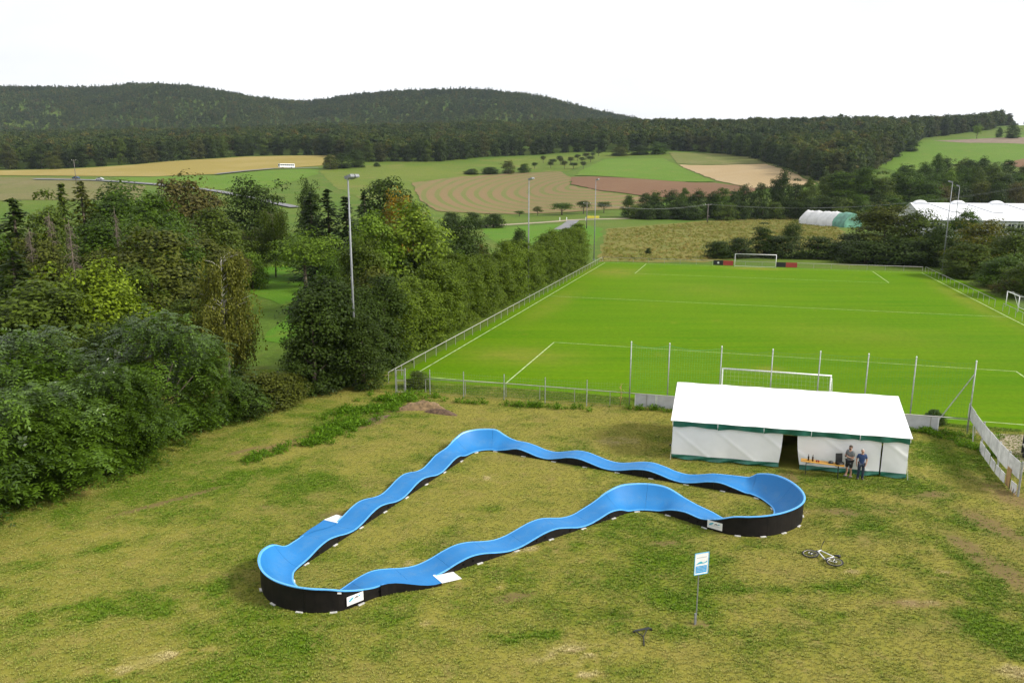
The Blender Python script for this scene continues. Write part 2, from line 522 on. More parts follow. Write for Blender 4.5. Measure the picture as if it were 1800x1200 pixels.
lk(t, inf.outputs['Random'], gs.inputs[0]); lk(t, gs.outputs[0], gf.inputs[1])
c = mixc(t, gf.outputs[0], (.305, .288, .070), (.094, .172, .006))
sn = t.nodes.new('ShaderNodeMath'); sn.operation = 'MULTIPLY'; sn.inputs[1].default_value = -1.; sn.use_clamp = True; lk(t, attrn(t, 'green', 'INSTANCER'), sn.inputs[0])
c = mixc(t, sn.outputs[0], c, (.50, .42, .20))
lk(t, c, b.inputs['Base Color']); b.inputs['Roughness'].default_value = .7; b.inputs['Specular IOR Level'].default_value = .2
M_BLADE = m
NT = 260000
u1 = rng.random(NT * 2); u2 = rng.random(NT * 2)
gy_ = 15 + 43 * u1 ** .85; gx_ = (u2 * 2 - 1) * (3 + .72 * gy_)
fence_y = lambda x: 55.9 - (x + 8.8) * .2268
k = (gy_ < fence_y(gx_) + 3.2) & (UV(gx_, gy_)[1] < -1.2) & (gx_ > -26) & (gx_ < 33)
gx_, gy_ = gx_[k][:NT], gy_[k][:NT]
gg, bb = meadow_attrs(gx_, gy_)
keep = rng.random(len(gx_)) > bb * .9
gx_, gy_, gg = gx_[keep], gy_[keep], gg[keep]
TRACK_KEEP = None
GRASS_PTS = (gx_, gy_, gg)

# football pitch ----------------------------------------------------
m, t, b = new_mat('mown_turf')
p = geopos(t, rot=(0, 0, -PSI))
st = noise(t, 1., 3, .6, geopos(t, scale=(.05, .9, 1), rot=(0, 0, -PSI)))
c = mixc(t, ramp(t, noise(t, .07, 5, .6, p), .35, .65), (.072, .176, .0010), (.092, .188, .0020))
c = mixc(t, ramp(t, st, .35, .7), c, (.108, .19, .003))
c = mixc(t, ramp(t, noise(t, .35, 4, .6, p), .62, .8), c, (.15, .19, .012))
c = mixc(t, ramp(t, noise(t, 1., 5, .65, geopos(t, scale=(.03, .22, 1), rot=(0, 0, -PSI))), .3, .72), mixc(t, 1., c, (.80, .86, .9), 'MULTIPLY'), c)
wn = t.nodes.new('ShaderNodeAttribute'); wn.attribute_name = 'worn'
c = mixc(t, wn.outputs['Fac'], c, (.20, .19, .03))
c = mixc(t, .8, c, ramp(t, noise(t, 2.2, 6, .8, p), .25, .75, (.62, .66, .6), (1.28, 1.22, 1.2)), 'MULTIPLY')
lk(t, c, b.inputs['Base Color']); b.inputs['Roughness'].default_value = .9; b.inputs['Specular IOR Level'].default_value = .03
bump(t, b, noise(t, 7, 3, .7, p), .4, .05)
M_TURF = m
mb = MB()
nu, nv = 120, 180
mb.grid([[PU(-PW / 2 - 1.2 + (PW + 5.0) * i / nu, -1.1 + (PL + 3.0) * j / nv, .012) for j in range(nv + 1)] for i in range(nu + 1)])
pitch = structure(mb.build('football_pitch', M_TURF))
pv = np.array(mb.v); pu_ = (pv[:, 0] - OX) * CP + (pv[:, 1] - OY) * SP; pw_ = -(pv[:, 0] - OX) * SP + (pv[:, 1] - OY) * CP
wr_ = np.zeros(len(pv))
for u_, v_, ru, rv, am in ((0, 1.5, 4.5, 2.2, .8), (0, PL - 1.5, 4.5, 2.4, .7), (0, 11, 1.2, 1.2, .5), (-24, 78, 5, 7, .55), (-22, 10, 5, 3.5, .5), (-26, 40, 2, 14, .35), (10, 30, 9, 6, .2), (-8, 60, 8, 8, .2), (27, 60, 1.5, 20, .4)):
    wr_ = np.maximum(wr_, am * np.exp(-((pu_ - u_) / ru) ** 2 - ((pw_ - v_) / rv) ** 2))
attr(pitch.data, 'worn', wr_ * (.3 + 1.4 * fbm(pv[:, 0] * .8, pv[:, 1] * .8, 12, 4)))
M_LINE = simple('line_chalk', (.36, .45, .20), .9, var=.35, scale=1.5)
def fline(u0, v0, u1, v1, wd=.11):
    a = Vector(PU(u0, v0, .02)); b2 = Vector(PU(u1, v1, .02)); d = (b2 - a).normalized(); r = Vector((-d.y, d.x, 0)) * wd / 2
    MB().add([a - r, b2 - r, b2 + r, a + r], [(0, 1, 2, 3)]).build('line', M_LINE, pitch)
hw = PW / 2
fline(-hw, 0, hw, 0); fline(-hw, PL, hw, PL); fline(-hw, 0, -hw, PL); fline(hw, 0, hw, PL); fline(-hw, PL / 2, hw, PL / 2, .1)
for v0, s in ((0, 1), (PL, -1)):
    fline(-20.16, v0, -20.16, v0 + s * 16.5); fline(20.16, v0, 20.16, v0 + s * 16.5); fline(-20.16, v0 + s * 16.5, 20.16, v0 + s * 16.5, .09)

# fields on the slopes ------------------------------------------------
FR = random.Random(77)
def field(name, px, mat, off=.3, cell=5., ragged=.9):
    off = off * .5 if off > .1 else off
    cor = [hit(*q) for q in px]; pts = []
    for i in range(len(cor)):                          # ragged field margin instead of a ruled line
        a, b2 = cor[i], cor[(i + 1) % len(cor)]; L_ = float(np.hypot(*(b2 - a)[:2])); n_ = max(1, int(L_ / 5))
        for k_ in range(n_):
            q = a + (b2 - a) * k_ / n_
            j_ = ragged if k_ else 0
            pts.append(q + np.array([FR.uniform(-j_, j_), FR.uniform(-j_, j_), 0]))
    bm = bmesh.new()
    vs_ = [bm.verts.new((q[0], q[1], 0)) for q in pts]
    bm.faces.new(vs_)
    xs = [q[0] for q in pts]; ys = [q[1] for q in pts]
    for ax, lo, hi in ((0, min(xs), max(xs)), (1, min(ys), max(ys))):
        c_ = lo + cell
        while c_ < hi:
            co = [0, 0, 0]; co[ax] = c_; no_ = [0, 0, 0]; no_[ax] = 1
            bmesh.ops.bisect_plane(bm, geom=bm.verts[:] + bm.edges[:] + bm.faces[:], plane_co=co, plane_no=no_)
            c_ += cell
    bmesh.ops.triangulate(bm, faces=[f for f in bm.faces if len(f.verts) > 4])
    for v in bm.verts:
        v.co.z = hgt(v.co.x, v.co.y) + off
    bmesh.ops.recalc_face_normals(bm, faces=bm.faces)
    for f in bm.faces:
        f.smooth = True
        if f.normal.z < 0: f.normal_flip()
    me = bpy.data.meshes.new(name); bm.to_mesh(me); bm.free(); me.materials.append(mat)
    return structure(link(name, me))
def striped(name, ca, cb, cc, rot, freq, dist=3.):
    m, t, b = new_mat(name)
    wv = t.nodes.new('ShaderNodeTexWave'); wv.inputs['Scale'].default_value = freq; wv.inputs['Distortion'].default_value = dist
    wv.inputs['Detail'].default_value = 2; wv.inputs['Detail Scale'].default_value = .25
    lk(t, geopos(t, rot=(0, 0, rot)), wv.inputs['Vector'])
    c = mixc(t, ramp(t, wv.outputs['Fac'], .45, .75), ca, cb)
    p = geopos(t)
    c = mixc(t, ramp(t, noise(t, .018, 5, .6, p), .45, .7), c, cc)
    c = mixc(t, .5, c, ramp(t, noise(t, .9, 4, .7, p), .25, .75, (.6, .6, .6), (1.2, 1.2, 1.2)), 'MULTIPLY')
    lk(t, c, b.inputs['Base Color']); b.inputs['Roughness'].default_value = .95; b.inputs['Specular IOR Level'].default_value = .1
    return m
M_CORN = striped('ripe_maize', (.26, .20, .055), (.22, .185, .045), (.29, .23, .08), .4, .10)
def arcs(name, ca, cb, cc, ctr, freq):
    """cultivated field with arcing drill rows"""
    m, t, b = new_mat(name)
    wv = t.nodes.new('ShaderNodeTexWave'); wv.wave_type = 'RINGS'; wv.rings_direction = 'Z'; wv.inputs['Scale'].default_value = freq; wv.inputs['Distortion'].default_value = 5.
    wv.inputs['Detail'].default_value = 3; wv.inputs['Detail Scale'].default_value = .3
    mp_ = t.nodes.new('ShaderNodeMapping'); mp_.inputs['Location'].default_value = (-ctr[0] * 1.0, -ctr[1] * .55, 0); mp_.inputs['Scale'].default_value = (1., .55, 0)
    lk(t, t.nodes.new('ShaderNodeNewGeometry').outputs['Position'], mp_.inputs[0]); lk(t, mp_.outputs[0], wv.inputs['Vector'])
    p = geopos(t)
    c = mixc(t, ramp(t, wv.outputs['Fac'], .55, .8), ca, cb)
    c = mixc(t, ramp(t, noise(t, .02, 5, .6, p), .48, .72), c, cc)
    c = mixc(t, .5, c, ramp(t, noise(t, .9, 4, .7, p), .25, .75, (.6, .6, .6), (1.2, 1.2, 1.2)), 'MULTIPLY')
    lk(t, c, b.inputs['Base Color']); b.inputs['Roughness'].default_value = .95; b.inputs['Specular IOR Level'].default_value = .1
    return m
M_PLOUGH = arcs('harrowed_field', (.185, .132, .062), (.130, .140, .040), (.165, .138, .055), hit(1030, 330), .042)
M_RED = striped('red_plough', (.16, .090, .050), (.145, .085, .046), (.175, .108, .06), 1.4, .10, 1.5)
M_STUB = striped('stubble', (.34, .25, .135), (.30, .225, .115), (.36, .28, .17), .7, .09, 1.0)
M_GRN = grass_mat('young_crop', (.085, .165, .008), (.10, .175, .012), (.12, .165, .02), .02, .1, 1.)
M_GRN2 = grass_mat('hill_pasture', (.08, .135, .009), (.12, .155, .016), (.15, .155, .03), .012, .05, 1.)
M_PALE = grass_mat('pale_pasture', (.14, .15, .04), (.12, .14, .03), (.18, .165, .06), .02, .08, 1.)
M_DRYM = grass_mat('dry_grass_field', (.135, .135, .04), (.16, .14, .055), (.10, .125, .025), .015, .06, 1.)
M_WEED = grass_mat('weedy_fallow', (.175, .165, .035), (.115, .135, .020), (.21, .14, .03), .09, .35, .9, .8)
M_LAWN = grass_mat('lawn', (.065, .165, .004), (.085, .175, .006), (.12, .16, .015), .06, .2, 3.)
M_EARTH = simple('bare_earth', (.17, .12, .075), .95, var=.25, scale=.3)
field('hill_pasture', [(590, 330), (560, 300), (620, 292), (760, 288), (900, 276), (1040, 269), (1170, 267), (1060, 279), (1000, 301), (900, 303), (800, 312), (722, 322), (735, 352), (640, 352)], M_GRN2, .2)
field('maize_field', [(-120, 301), (0, 300), (130, 297), (240, 290), (330, 282), (430, 276), (540, 274), (600, 274), (572, 291), (480, 297), (380, 307), (270, 311), (130, 310), (-120, 309)], M_CORN, .5)
field('dry_field', [(-120, 312), (130, 313), (180, 320), (255, 328), (240, 352), (-120, 356)], M_DRYM)
field('roadside_pasture', [(190, 313), (380, 309), (480, 299), (560, 295), (560, 306), (480, 330), (380, 334), (270, 324)], M_GRN)
field('harrowed_field', [(724, 322), (800, 312), (900, 304), (985, 302), (1004, 313), (1000, 326), (1060, 338), (1150, 349), (1180, 352), (1100, 368), (1000, 374), (880, 377), (770, 372), (738, 352)], M_PLOUGH, .45)
field('ploughed_field', [(1004, 312), (1140, 316), (1255, 322), (1340, 333), (1300, 345), (1160, 348), (1050, 335), (1004, 325)], M_RED, .6)
field('green_crop_field', [(1022, 301), (1064, 280), (1166, 279), (1258, 320), (1200, 320.5), (1010, 310)], M_GRN, .75)
field('pale_field', [(1176, 268), (1290, 271), (1370, 281), (1442, 312), (1440, 324), (1395, 303), (1345, 288), (1190, 288)], M_PALE, .5)
field('stubble_field', [(1192, 290), (1345, 289), (1395, 305), (1434, 325), (1335, 334), (1262, 319)], M_STUB, .65)
field('right_hill_field', [(1545, 294), (1622, 247), (1800, 238), (1990, 232), (1990, 290), (1800, 284), (1660, 292), (1600, 310)], M_GRN, .4)
field('right_brown_strip', [(1640, 248), (1800, 242), (1990, 238), (1990, 250), (1800, 254), (1700, 252)], M_EARTH, .6)
field('right_ploughed_corner', [(1765, 288), (1800, 280), (1990, 276), (1990, 298), (1800, 298)], M_RED, .6)
field('brown_plot', [(1610, 352), (1690, 338), (1720, 345), (1680, 356)], M_EARTH, .3)
field('fallow_field', [(1052, 461), (1068, 402), (1240, 388), (1400, 377), (1475, 400), (1500, 420), (1420, 440), (1240, 462)], M_WEED, .05, 4.)
field('verge', [(845, 402), (1010, 392), (1060, 402), (1050, 430), (880, 436)], M_LAWN, .04, 4.)
field('orchard_lawn', [(405, 500), (425, 472), (500, 468), (610, 480), (575, 520), (500, 605), (462, 600), (500, 540)], M_LAWN, .04, 3.)
def strip(name, px, wd, mat, off=.08):
    pts = [hit(*q) for q in px]
    P = []
    for i in range(len(pts) - 1):
        n_ = max(2, int(np.hypot(*(pts[i + 1] - pts[i])[:2]) / 4))
        for k_ in range(n_): P.append(pts[i] + (pts[i + 1] - pts[i]) * k_ / n_)
    P.append(pts[-1]); L = []; Rr = []
    for i, q in enumerate(P):
        d = P[min(i + 1, len(P) - 1)] - P[max(i - 1, 0)]
        n_ = np.array([-d[1], d[0]]) / np.hypot(d[0], d[1]) * wd / 2
        for lst, s in ((L, 1), (Rr, -1)):
            x, y = q[0] + n_[0] * s, q[1] + n_[1] * s
            lst.append((x, y, hgt(x, y) + off))
    return structure(MB().grid([L, Rr]).build(name, mat))
M_ASPH = simple('asphalt', (.16, .16, .165), .85, var=.15, scale=.2)
M_PATH = simple('pale_gravel', (.30, .25, .165), .95, var=.2, scale=.4)
strip('country_road', [(60, 316.2), (165, 318), (215, 321), (270, 325), (380, 337), (520, 366)], 5.5, M_ASPH, .55)
strip('farm_track', [(790, 401), (880, 396), (1010, 387), (1090, 385), (1300, 378), (1400, 372)], 4.5, M_PATH, .10)
strip('lane', [(1008, 388), (998, 396), (985, 404)], 4.5, M_ASPH, .14)
strip('bus_road', [(380, 308), (440, 301.5), (480, 298), (560, 296.5)], 3.5, M_ASPH, .8)
# worn gravel by the right fence
g0 = [gr(1712, 757), gr(1745, 762), gr(1830, 765), gr(1830, 830), gr(1800, 830)]
structure(MB().add([(q[0], q[1], .016) for q in g0], [(0, 1, 2, 3, 4)][::1]).build('gravel_patch', M_PATH))
# ------------------------------------------------------------------ vegetation
def leaf_mat(name, forest=False, gloss=.5):
    m, t, b = new_mat(name)
    inf = t.nodes.new('ShaderNodeObjectInfo')
    v = attrn(t, 'v')
    if forest:
        n = t.nodes.new('ShaderNodeValToRGB'); e = n.color_ramp.elements
        e[0].position = 0; e[0].color = (.024, .040, .011, 1); e[1].position = 1; e[1].color = (.060, .062, .014, 1)
        for q, c in ((.3, (.032, .052, .013)), (.6, (.040, .056, .013)), (.86, (.054, .068, .015)), (.97, (.066, .058, .016))):
            k_ = e.new(q); k_.color = rgba(c)
        lk(t, inf.outputs['Random'], n.inputs[0])
        st_ = ramp(t, noise(t, .011, 4, .6, geopos(t)), .32, .68, (.75, .82, 1.05), (1.6, 1.5, 1.35))
        base = mixc(t, 1., n.outputs[0], st_, 'MULTIPLY')
    else:
        base = inf.outputs['Color']
    c = mixc(t, 1., base, ramp(t, v, 0, 1, (.50, .52, .50), (1.62, 1.55, 1.25)), 'MULTIPLY')
    lk(t, c, b.inputs['Base Color']); b.inputs['Roughness'].default_value = gloss; b.inputs['Specular IOR Level'].default_value = .36 if gloss < .4 else .1
    tr = t.nodes.new('ShaderNodeBsdfTranslucent')
    lk(t, mixc(t, 1., c, (1.25, 1.35, .6), 'MULTIPLY'), tr.inputs[0])
    mxs = t.nodes.new('ShaderNodeMixShader'); mxs.inputs[0].default_value = .3
    out = next(n for n in t.nodes if n.type == 'OUTPUT_MATERIAL')
    lk(t, b.outputs[0], mxs.inputs[1]); lk(t, tr.outputs[0], mxs.inputs[2]); lk(t, mxs.outputs[0], out.inputs[0])
    return m
M_LEAF = leaf_mat('leaves'); M_GLOSSY = leaf_mat('glossy_leaves', gloss=.32); M_FOREST = leaf_mat('forest_leaves', True, .7)
M_BARK = simple('bark', (.11, .085, .06), .9, var=.35, scale=4, bmp=.5)
M_BIRCH = simple('birch_bark', (.36, .34, .29), .8, var=.45, scale=5)
M_DEAD = simple('dead_twigs', (.115, .092, .066), .9, var=.3, scale=3)

def rdir(r, n):
    d = r.normal(size=(n, 3)); return d / np.linalg.norm(d, axis=1)[:, None]
def nz(a): return a / np.maximum(np.linalg.norm(a, axis=1)[:, None], 1e-9)
def cards(P, Nn, L, Wd, r, axis=None):
    """one diamond leaf per point"""
    n = len(P)
    a = rdir(r, n) if axis is None else axis + .35 * rdir(r, n)
    a = nz(a - Nn * (a * Nn).sum(1)[:, None]); b = np.cross(Nn, a)
    L = (L * r.uniform(.7, 1.3, n))[:, None]; Wd = (Wd * r.uniform(.7, 1.3, n))[:, None]
    V = np.stack([P - a * L / 2, P + b * Wd / 2 + Nn * Wd * .12, P + a * L / 2, P - b * Wd / 2 + Nn * Wd * .12], 1).reshape(-1, 3)
    Fq = np.arange(4 * n).reshape(n, 4)
    return V, Fq, r.random(n)
def leaf_mesh(name, V, Fq, v, mat):
    me = np_mesh(name, V, Fq, mat)
    attr(me, 'v', np.clip(v, 0, 1), 'FACE')
    return me
def clump_points(r, K, rx, rz, cz, rc, per, flat=.8, bottom=-.75, taper=0.):
    """leaf points on K sub-clumps filling an ellipsoid (crown centre height cz)"""
    C = rdir(r, K * 3); C = C[C[:, 2] > bottom][:K]; K = len(C)
    rad = r.uniform(.35, 1., K) ** .5
    C = C * rad[:, None]
    lobes = 1 + .22 * np.sin(3 * np.arctan2(C[:, 1], C[:, 0]) + r.uniform(0, 6)) + r.normal(0, .08, K)
    C = C * lobes[:, None] * np.array([rx, rx, rz])
    if taper: C[:, :2] *= (1 - taper * np.clip(C[:, 2:3] / rz * .5 + .5, 0, 1))
    rr = rc * r.uniform(.65, 1.3, K)
    D = rdir(r, K * per).reshape(K, per, 3)
    D[:, :, 2] = np.where(D[:, :, 2] < -.2, -D[:, :, 2], D[:, :, 2])
    rad2 = r.uniform(.55, 1.08, (K, per))
    P = C[:, None] + D * (rr[:, None] * rad2)[:, :, None] * np.array([1, 1, flat])
    out = nz((C / np.array([rx, rx, rz]))) 
    Nn = nz((D * .8 + out[:, None] * .4 + np.array([0, 0, .35]) + r.normal(0, .45, D.shape)).reshape(-1, 3))
    P = P.reshape(-1, 3) + np.array([0, 0, cz])
    tone = np.repeat(r.uniform(-.22, .22, K), per)
    return P, Nn, tone
def dome_points(r, K, Wd, Hh, rc, per, zm=.35, low=.0, flat=.85, tip=1., lift=.0, wild=1.):
    """leaf points on sub-clumps spread over a dome that comes down to the ground"""
    q = np.clip(r.random(K) ** .9, 0, 1); z = low + (1 - low) * q
    prof = np.where(z > zm, np.sqrt(np.clip(1 - ((z - zm) / (1 - zm)) ** 2, 0, 1)) ** tip, .80 + .20 * np.clip((z - low) / max(zm - low, .01), 0, 1))
    a = r.uniform(0, 6.283, K); sh = np.sqrt(r.uniform(.18, 1., K))
    lob = 1 + .16 * np.sin(3 * a + r.uniform(0, 6)) + .12 * np.sin(5 * a + z * 9) + r.normal(0, .08, K) * wild + .24 * wild * (r.random(K) < .13)
    rad = np.maximum(Wd / 2 - rc * .8, .1) * prof * sh * lob
    C = np.stack([np.cos(a) * rad, np.sin(a) * rad, np.clip(z * Hh * (1 + .10 * wild * np.sin(2 * a + 1.3 * Hh)) - rc * .5 + rc * .9 * wild * (r.random(K) < .08), rc * .35, Hh * 1.1) + lift], 1)
    rr = rc * r.uniform(.65, 1.3, K)
    D = rdir(r, K * per).reshape(K, per, 3)
    D[:, :, 2] = np.where(D[:, :, 2] < -.35, -D[:, :, 2], D[:, :, 2])
    P = C[:, None] + D * (rr[:, None] * r.uniform(.55, 1.1, (K, per)))[:, :, None] * np.array([1, 1, flat])
    out = np.stack([np.cos(a) * prof, np.sin(a) * prof, np.clip((z - zm), 0, 1) * 1.2], 1)
    Nn = nz((D * .8 + out[:, None] * .5 + np.array([0, 0, .3]) + r.normal(0, .45, D.shape)).reshape(-1, 3))
    P = P.reshape(-1, 3); P[:, 2] *= Hh / np.percentile(P[:, 2], 99.3); P[:, 2] = np.maximum(P[:, 2], .03)
    return P, Nn, np.repeat(r.uniform(-.25, .25, K), per)
def trunk_mesh(name, r, Ht, r0, limbs, reach, cz, mat=None, n=7):
    mb = MB()
    top = Vector((r.uniform(-.2, .2), r.uniform(-.2, .2), Ht))
    pts = [Vector((0, 0, -.15)), Vector((0, 0, Ht * .12)), top * .45 + Vector((r.uniform(-.1, .1), 0, 0)), top]
    mb.tube(pts, [r0 * 1.35, r0, r0 * .7, r0 * .15], n)
    for i in range(limbs):
        a = 6.28 * i / limbs + r.uniform(-.4, .4); h0 = cz * r.uniform(.45, .95)
        e = Vector((math.cos(a) * reach * r.uniform(.6, 1), math.sin(a) * reach * r.uniform(.6, 1), h0 + reach * r.uniform(.3, .9)))
        s = Vector((0, 0, h0)); mid = s * .5 + e * .5 + Vector((0, 0, -.1 * reach))
        mb.tube([s, mid, e], [r0 * .45, r0 * .3, r0 * .08], 5)
    return mb.mesh(name, mat or M_BARK, True)
PROTO = {}
def proto(kind, crown, trunk, Hh, Wd): PROTO.setdefault(kind, []).append((crown, trunk, Hh, Wd))
def broad(kind, seed, Hh=10., Wd=8., K=75, per=85, ls=.34, low=.12, rc=.19, flat=.8, mat=None, taper=0., trunk_r=.2):
    r = np.random.default_rng(seed)
    rz = Hh * (1 - low) / 2; cz = Hh * low + rz
    rcm = rc * Wd
    P, Nn, tone = clump_points(r, K, Wd / 2 - rcm * .75, rz - rcm * .6, cz, rcm, per, flat, taper=taper)
    V, Fq, v = cards(P, Nn, ls, ls * .62, r)
    proto(kind, leaf_mesh(kind + '_crown', V, Fq, v * .75 + .12 + tone, mat or M_LEAF), trunk_mesh(kind + '_trunk', r, Hh * .8, trunk_r, 6, Wd * .33, cz * .8), Hh, Wd)
def dome(kind, seed, Hh, Wd, K, per, ls, rc, zm=.35, low=0., tip=1., trunk_r=.16, wild=1.):
    r = np.random.default_rng(seed)
    P, Nn, tone = dome_points(r, K, Wd, Hh, rc * Wd, per, zm, low, tip=tip, wild=wild)
    V, Fq, v = cards(P, Nn, ls, ls * .62, r)
    proto(kind, leaf_mesh(kind + '_crown', V, Fq, v * .75 + .12 + tone, M_LEAF), trunk_mesh(kind + '_trunk', r, Hh * .75, trunk_r, 6, Wd * .28, Hh * .35), Hh, Wd)
for s in range(3): dome('round', 10 + s, 10., 8., 125, 80, .32, .15, .42)
for s in range(2): dome('tall', 20 + s, 12., 6.5, 110, 80, .32, .16, .3, tip=1.2)
for s in range(2): broad('airy', 30 + s, 9., 8., 80, 70, .28, .16, .17)
for s in range(3): dome('hedge', 40 + s, 7.4, 4.6, 120, 100, .19, .16, .25, tip=.8, wild=.35)
for s in range(2): dome('shrub', 50 + s, 4., 5., 75, 80, .22, .17, .3)
for s in range(2): broad('apple', 60 + s, 5., 5.4, 44, 60, .26, .22, .2, trunk_r=.16)
for s in range(3): dome('edge', 70 + s, 18., 12., 80, 40, .95, .17, .45, trunk_r=.3)

def conifer(kind, seed, Hh=14., Wd=6., tiers=26, br=13, per=11, ls=.5):
    r = np.random.default_rng(seed); P = []; Nn = []; A = []
    for i in range(tiers):
        tt = i / (tiers - 1); h = Hh * (.05 + .93 * tt); L = Wd / 2 * (1 - tt) ** .85 + .18
        for k in range(max(4, int(br * (1 - tt * .6)))):
            a = r.uniform(0, 6.28); l = L * r.uniform(.7, 1.12)
            q = np.linspace(.18, 1, per)[:, None]
            d = np.array([math.cos(a), math.sin(a), 0])
            p = d * l * q + np.array([0, 0, h]) + np.array([0, 0, -1]) * (l * .38 * q ** 1.5) + r.normal(0, .1, (per, 3)) * (1 + l * .25)
            P.append(p); A.append(np.repeat(d[None] + np.array([0, 0, -.35]), per, 0))
            Nn.append(np.array([0, 0, 1.]) + d * .4 + r.normal(0, .45, (per, 3)))
    P = np.concatenate(P); Nn = nz(np.concatenate(Nn)); A = nz(np.concatenate(A))
    V, Fq, v = cards(P, Nn, ls, ls * .42, r, A)
    mb = MB().tube([(0, 0, -.1), (0, 0, Hh * .6), (0, 0, Hh * .99)], [.22, .12, .03], 6)
    proto(kind, leaf_mesh(kind + '_crown', V, Fq, v * .7 + .1, M_LEAF), mb.mesh(kind + '_trunk', M_BARK, True), Hh, Wd)
conifer('spruce', 80); conifer('spruce', 81, 14., 5.2)

def bare(kind, seed, Hh=11., Wd=3.6):
    """dead spruce: mast and many thin drooping twigs"""
    r = np.random.default_rng(seed); mb = MB()
    for i in range(110):
        tt = r.uniform(.08, .97); h = Hh * tt; l = Wd / 2 * (1 - tt * .8) * r.uniform(.5, 1.1); a = r.uniform(0, 6.28)
        d = Vector((math.cos(a), math.sin(a), 0)); s = Vector((0, 0, h)); e = s + d * l + Vector((0, 0, -l * r.uniform(.1, .5)))
        mb.tube([s, e], [.035, .012], 3, False)
        for k in range(5):
            p = s.lerp(e, r.uniform(.3, 1)); q = p + Vector((r.uniform(-.4, .4), r.uniform(-.4, .4), r.uniform(-.55, -.05)))
            mb.tube([p, q], [.016, .008], 3, False)
    tk = MB().tube([(0, 0, -.1), (0, 0, Hh * .5), (0, 0, Hh)], [.16, .1, .02], 6)
    proto(kind, mb.mesh(kind + '_twigs', M_DEAD), tk.mesh(kind + '_trunk', M_DEAD, True), Hh, Wd)
bare('dead', 90); bare('dead', 91)

def weeping(kind, seed, Hh=9.5, Wd=6., mat=None):
    """birch / willow: strings of small leaves hanging from arching limbs"""
    r = np.random.default_rng(seed); P = []; A = []; mb = MB()
    mb.tube([(0, 0, -.1), (.1, .05, Hh * .3), (-.15, .1, Hh * .62), (.1, 0, Hh)], [.13, .10, .055, .012], 7)
    for i in range(64):
        h0 = Hh * r.uniform(.28, .96); a = r.uniform(0, 6.28); l = Wd / 2 * r.uniform(.45, 1.05) * (1.15 - .75 * h0 / Hh)
        d = np.array([math.cos(a), math.sin(a), 0]); s = np.array([0, 0, h0]); e = s + d * l + np.array([0, 0, l * .55])
        mb.tube([s, s * .5 + e * .5 + np.array([0, 0, .15]), e], [.03, .02, .008], 4, False)
        for k in range(13):
            q = s + (e - s) * r.uniform(.35, 1.05) + r.normal(0, .22, 3); dl = r.uniform(.7, 2.0)
            n = int(dl * 15); tt = np.linspace(0, 1, n)[:, None]
            P.append(q + np.array([0, 0, -1]) * dl * tt + d * .3 * np.sin(tt * 2) + r.normal(0, .07, (n, 3)))
            A.append(np.repeat(np.array([[0, 0, -1.]]), n, 0))
    P = np.concatenate(P); A = np.concatenate(A); Nn = nz(r.normal(size=P.shape) + np.array([0, 0, .3]))
    V, Fq, v = cards(P, Nn, .2, .11, r, A)
    proto(kind, leaf_mesh(kind + '_crown', V, Fq, v, M_LEAF), mb.mesh(kind + '_trunk', mat or M_BARK, True), Hh, Wd)
weeping('birch', 95, 9.5, 6., M_BIRCH); weeping('willow', 96, 9., 8.)

def pinnate(kind, seed, Hh=8., Wd=8., K=66, per=44):
    """big drooping compound leaves, each with paired leaflets"""
    r = np.random.default_rng(seed)
    rz = Hh / 2; rc = .17 * Wd
    P, Nn, tone = dome_points(r, K, Wd - .5, Hh - .2, rc, per, .45, 0., .7, lift=.15, wild=1.7)
    n = len(P); k = 4
    out = nz(Nn * np.array([1, 1, .25]) + .35 * rdir(r, n) + np.array([0, 0, -.15]))
    side = nz(np.cross(out, np.array([0, 0, 1.]) + .25 * rdir(r, n)))
    upn = np.cross(side, out)
    PP = []; AA = []; NN = []; TT = []
    Ll = r.uniform(.5, .9, n)[:, None]
    for i in range(k):
        q = (i + .6) / k
        base = P + out * Ll * q + np.array([0, 0, -1]) * Ll * .45 * q * q
        for s in (-1, 1):
            ax = nz(side * s + out * .55 + np.array([0, 0, -.25]))
            PP.append(base + ax * .11); AA.append(ax); NN.append(nz(upn + side * s * -.3 + .2 * rdir(r, n))); TT.append(tone)
    PP.append(P + out * Ll * 1.1 + np.array([0, 0, -1]) * Ll * .5); AA.append(nz(out + np.array([0, 0, -.8]))); NN.append(nz(upn + .2 * rdir(r, n))); TT.append(tone)
    PP = np.concatenate(PP); AA = np.concatenate(AA); NN = np.concatenate(NN); TT = np.concatenate(TT)
    NN = nz(NN - AA * (NN * AA).sum(1)[:, None] * .9)
    V, Fq, v = cards(PP, NN, .27, .105, r, AA)
    proto(kind, leaf_mesh(kind + '_crown', V, Fq, v * .75 + .05 + TT * 1.5, M_GLOSSY), trunk_mesh(kind + '_trunk', r, Hh * .75, .16, 8, Wd * .36, Hh * .45), Hh, Wd)
pinnate('pinnate', 100); pinnate('pinnate', 101)

# forest kinds for the far woods
def forest_proto(name, seed, Hh, Wd, n, ls, cone=False):
    r = np.random.default_rng(seed)
    if cone:
        tt = r.random(n) ** 1.3; a = r.uniform(0, 6.28, n); l = Wd / 2 * (1 - tt) ** .8 * r.uniform(.6, 1.05, n)
        P = np.stack([np.cos(a) * l, np.sin(a) * l, Hh * (.08 + .92 * tt)], 1)
        Nn = nz(np.stack([np.cos(a) * .5, np.sin(a) * .5, np.full(n, .8)], 1) + r.normal(0, .35, (n, 3)))
        V, Fq, v = cards(P, Nn, ls, ls * .6, r)
    else:
        P, Nn, tone = clump_points(r, 16, Wd * .34, Hh * .36, Hh * .56, Wd * .22, n // 16, .8)
        V, Fq, v = cards(P, Nn, ls, ls * .75, r)
    return leaf_mesh(name, V, Fq, v, M_FOREST)

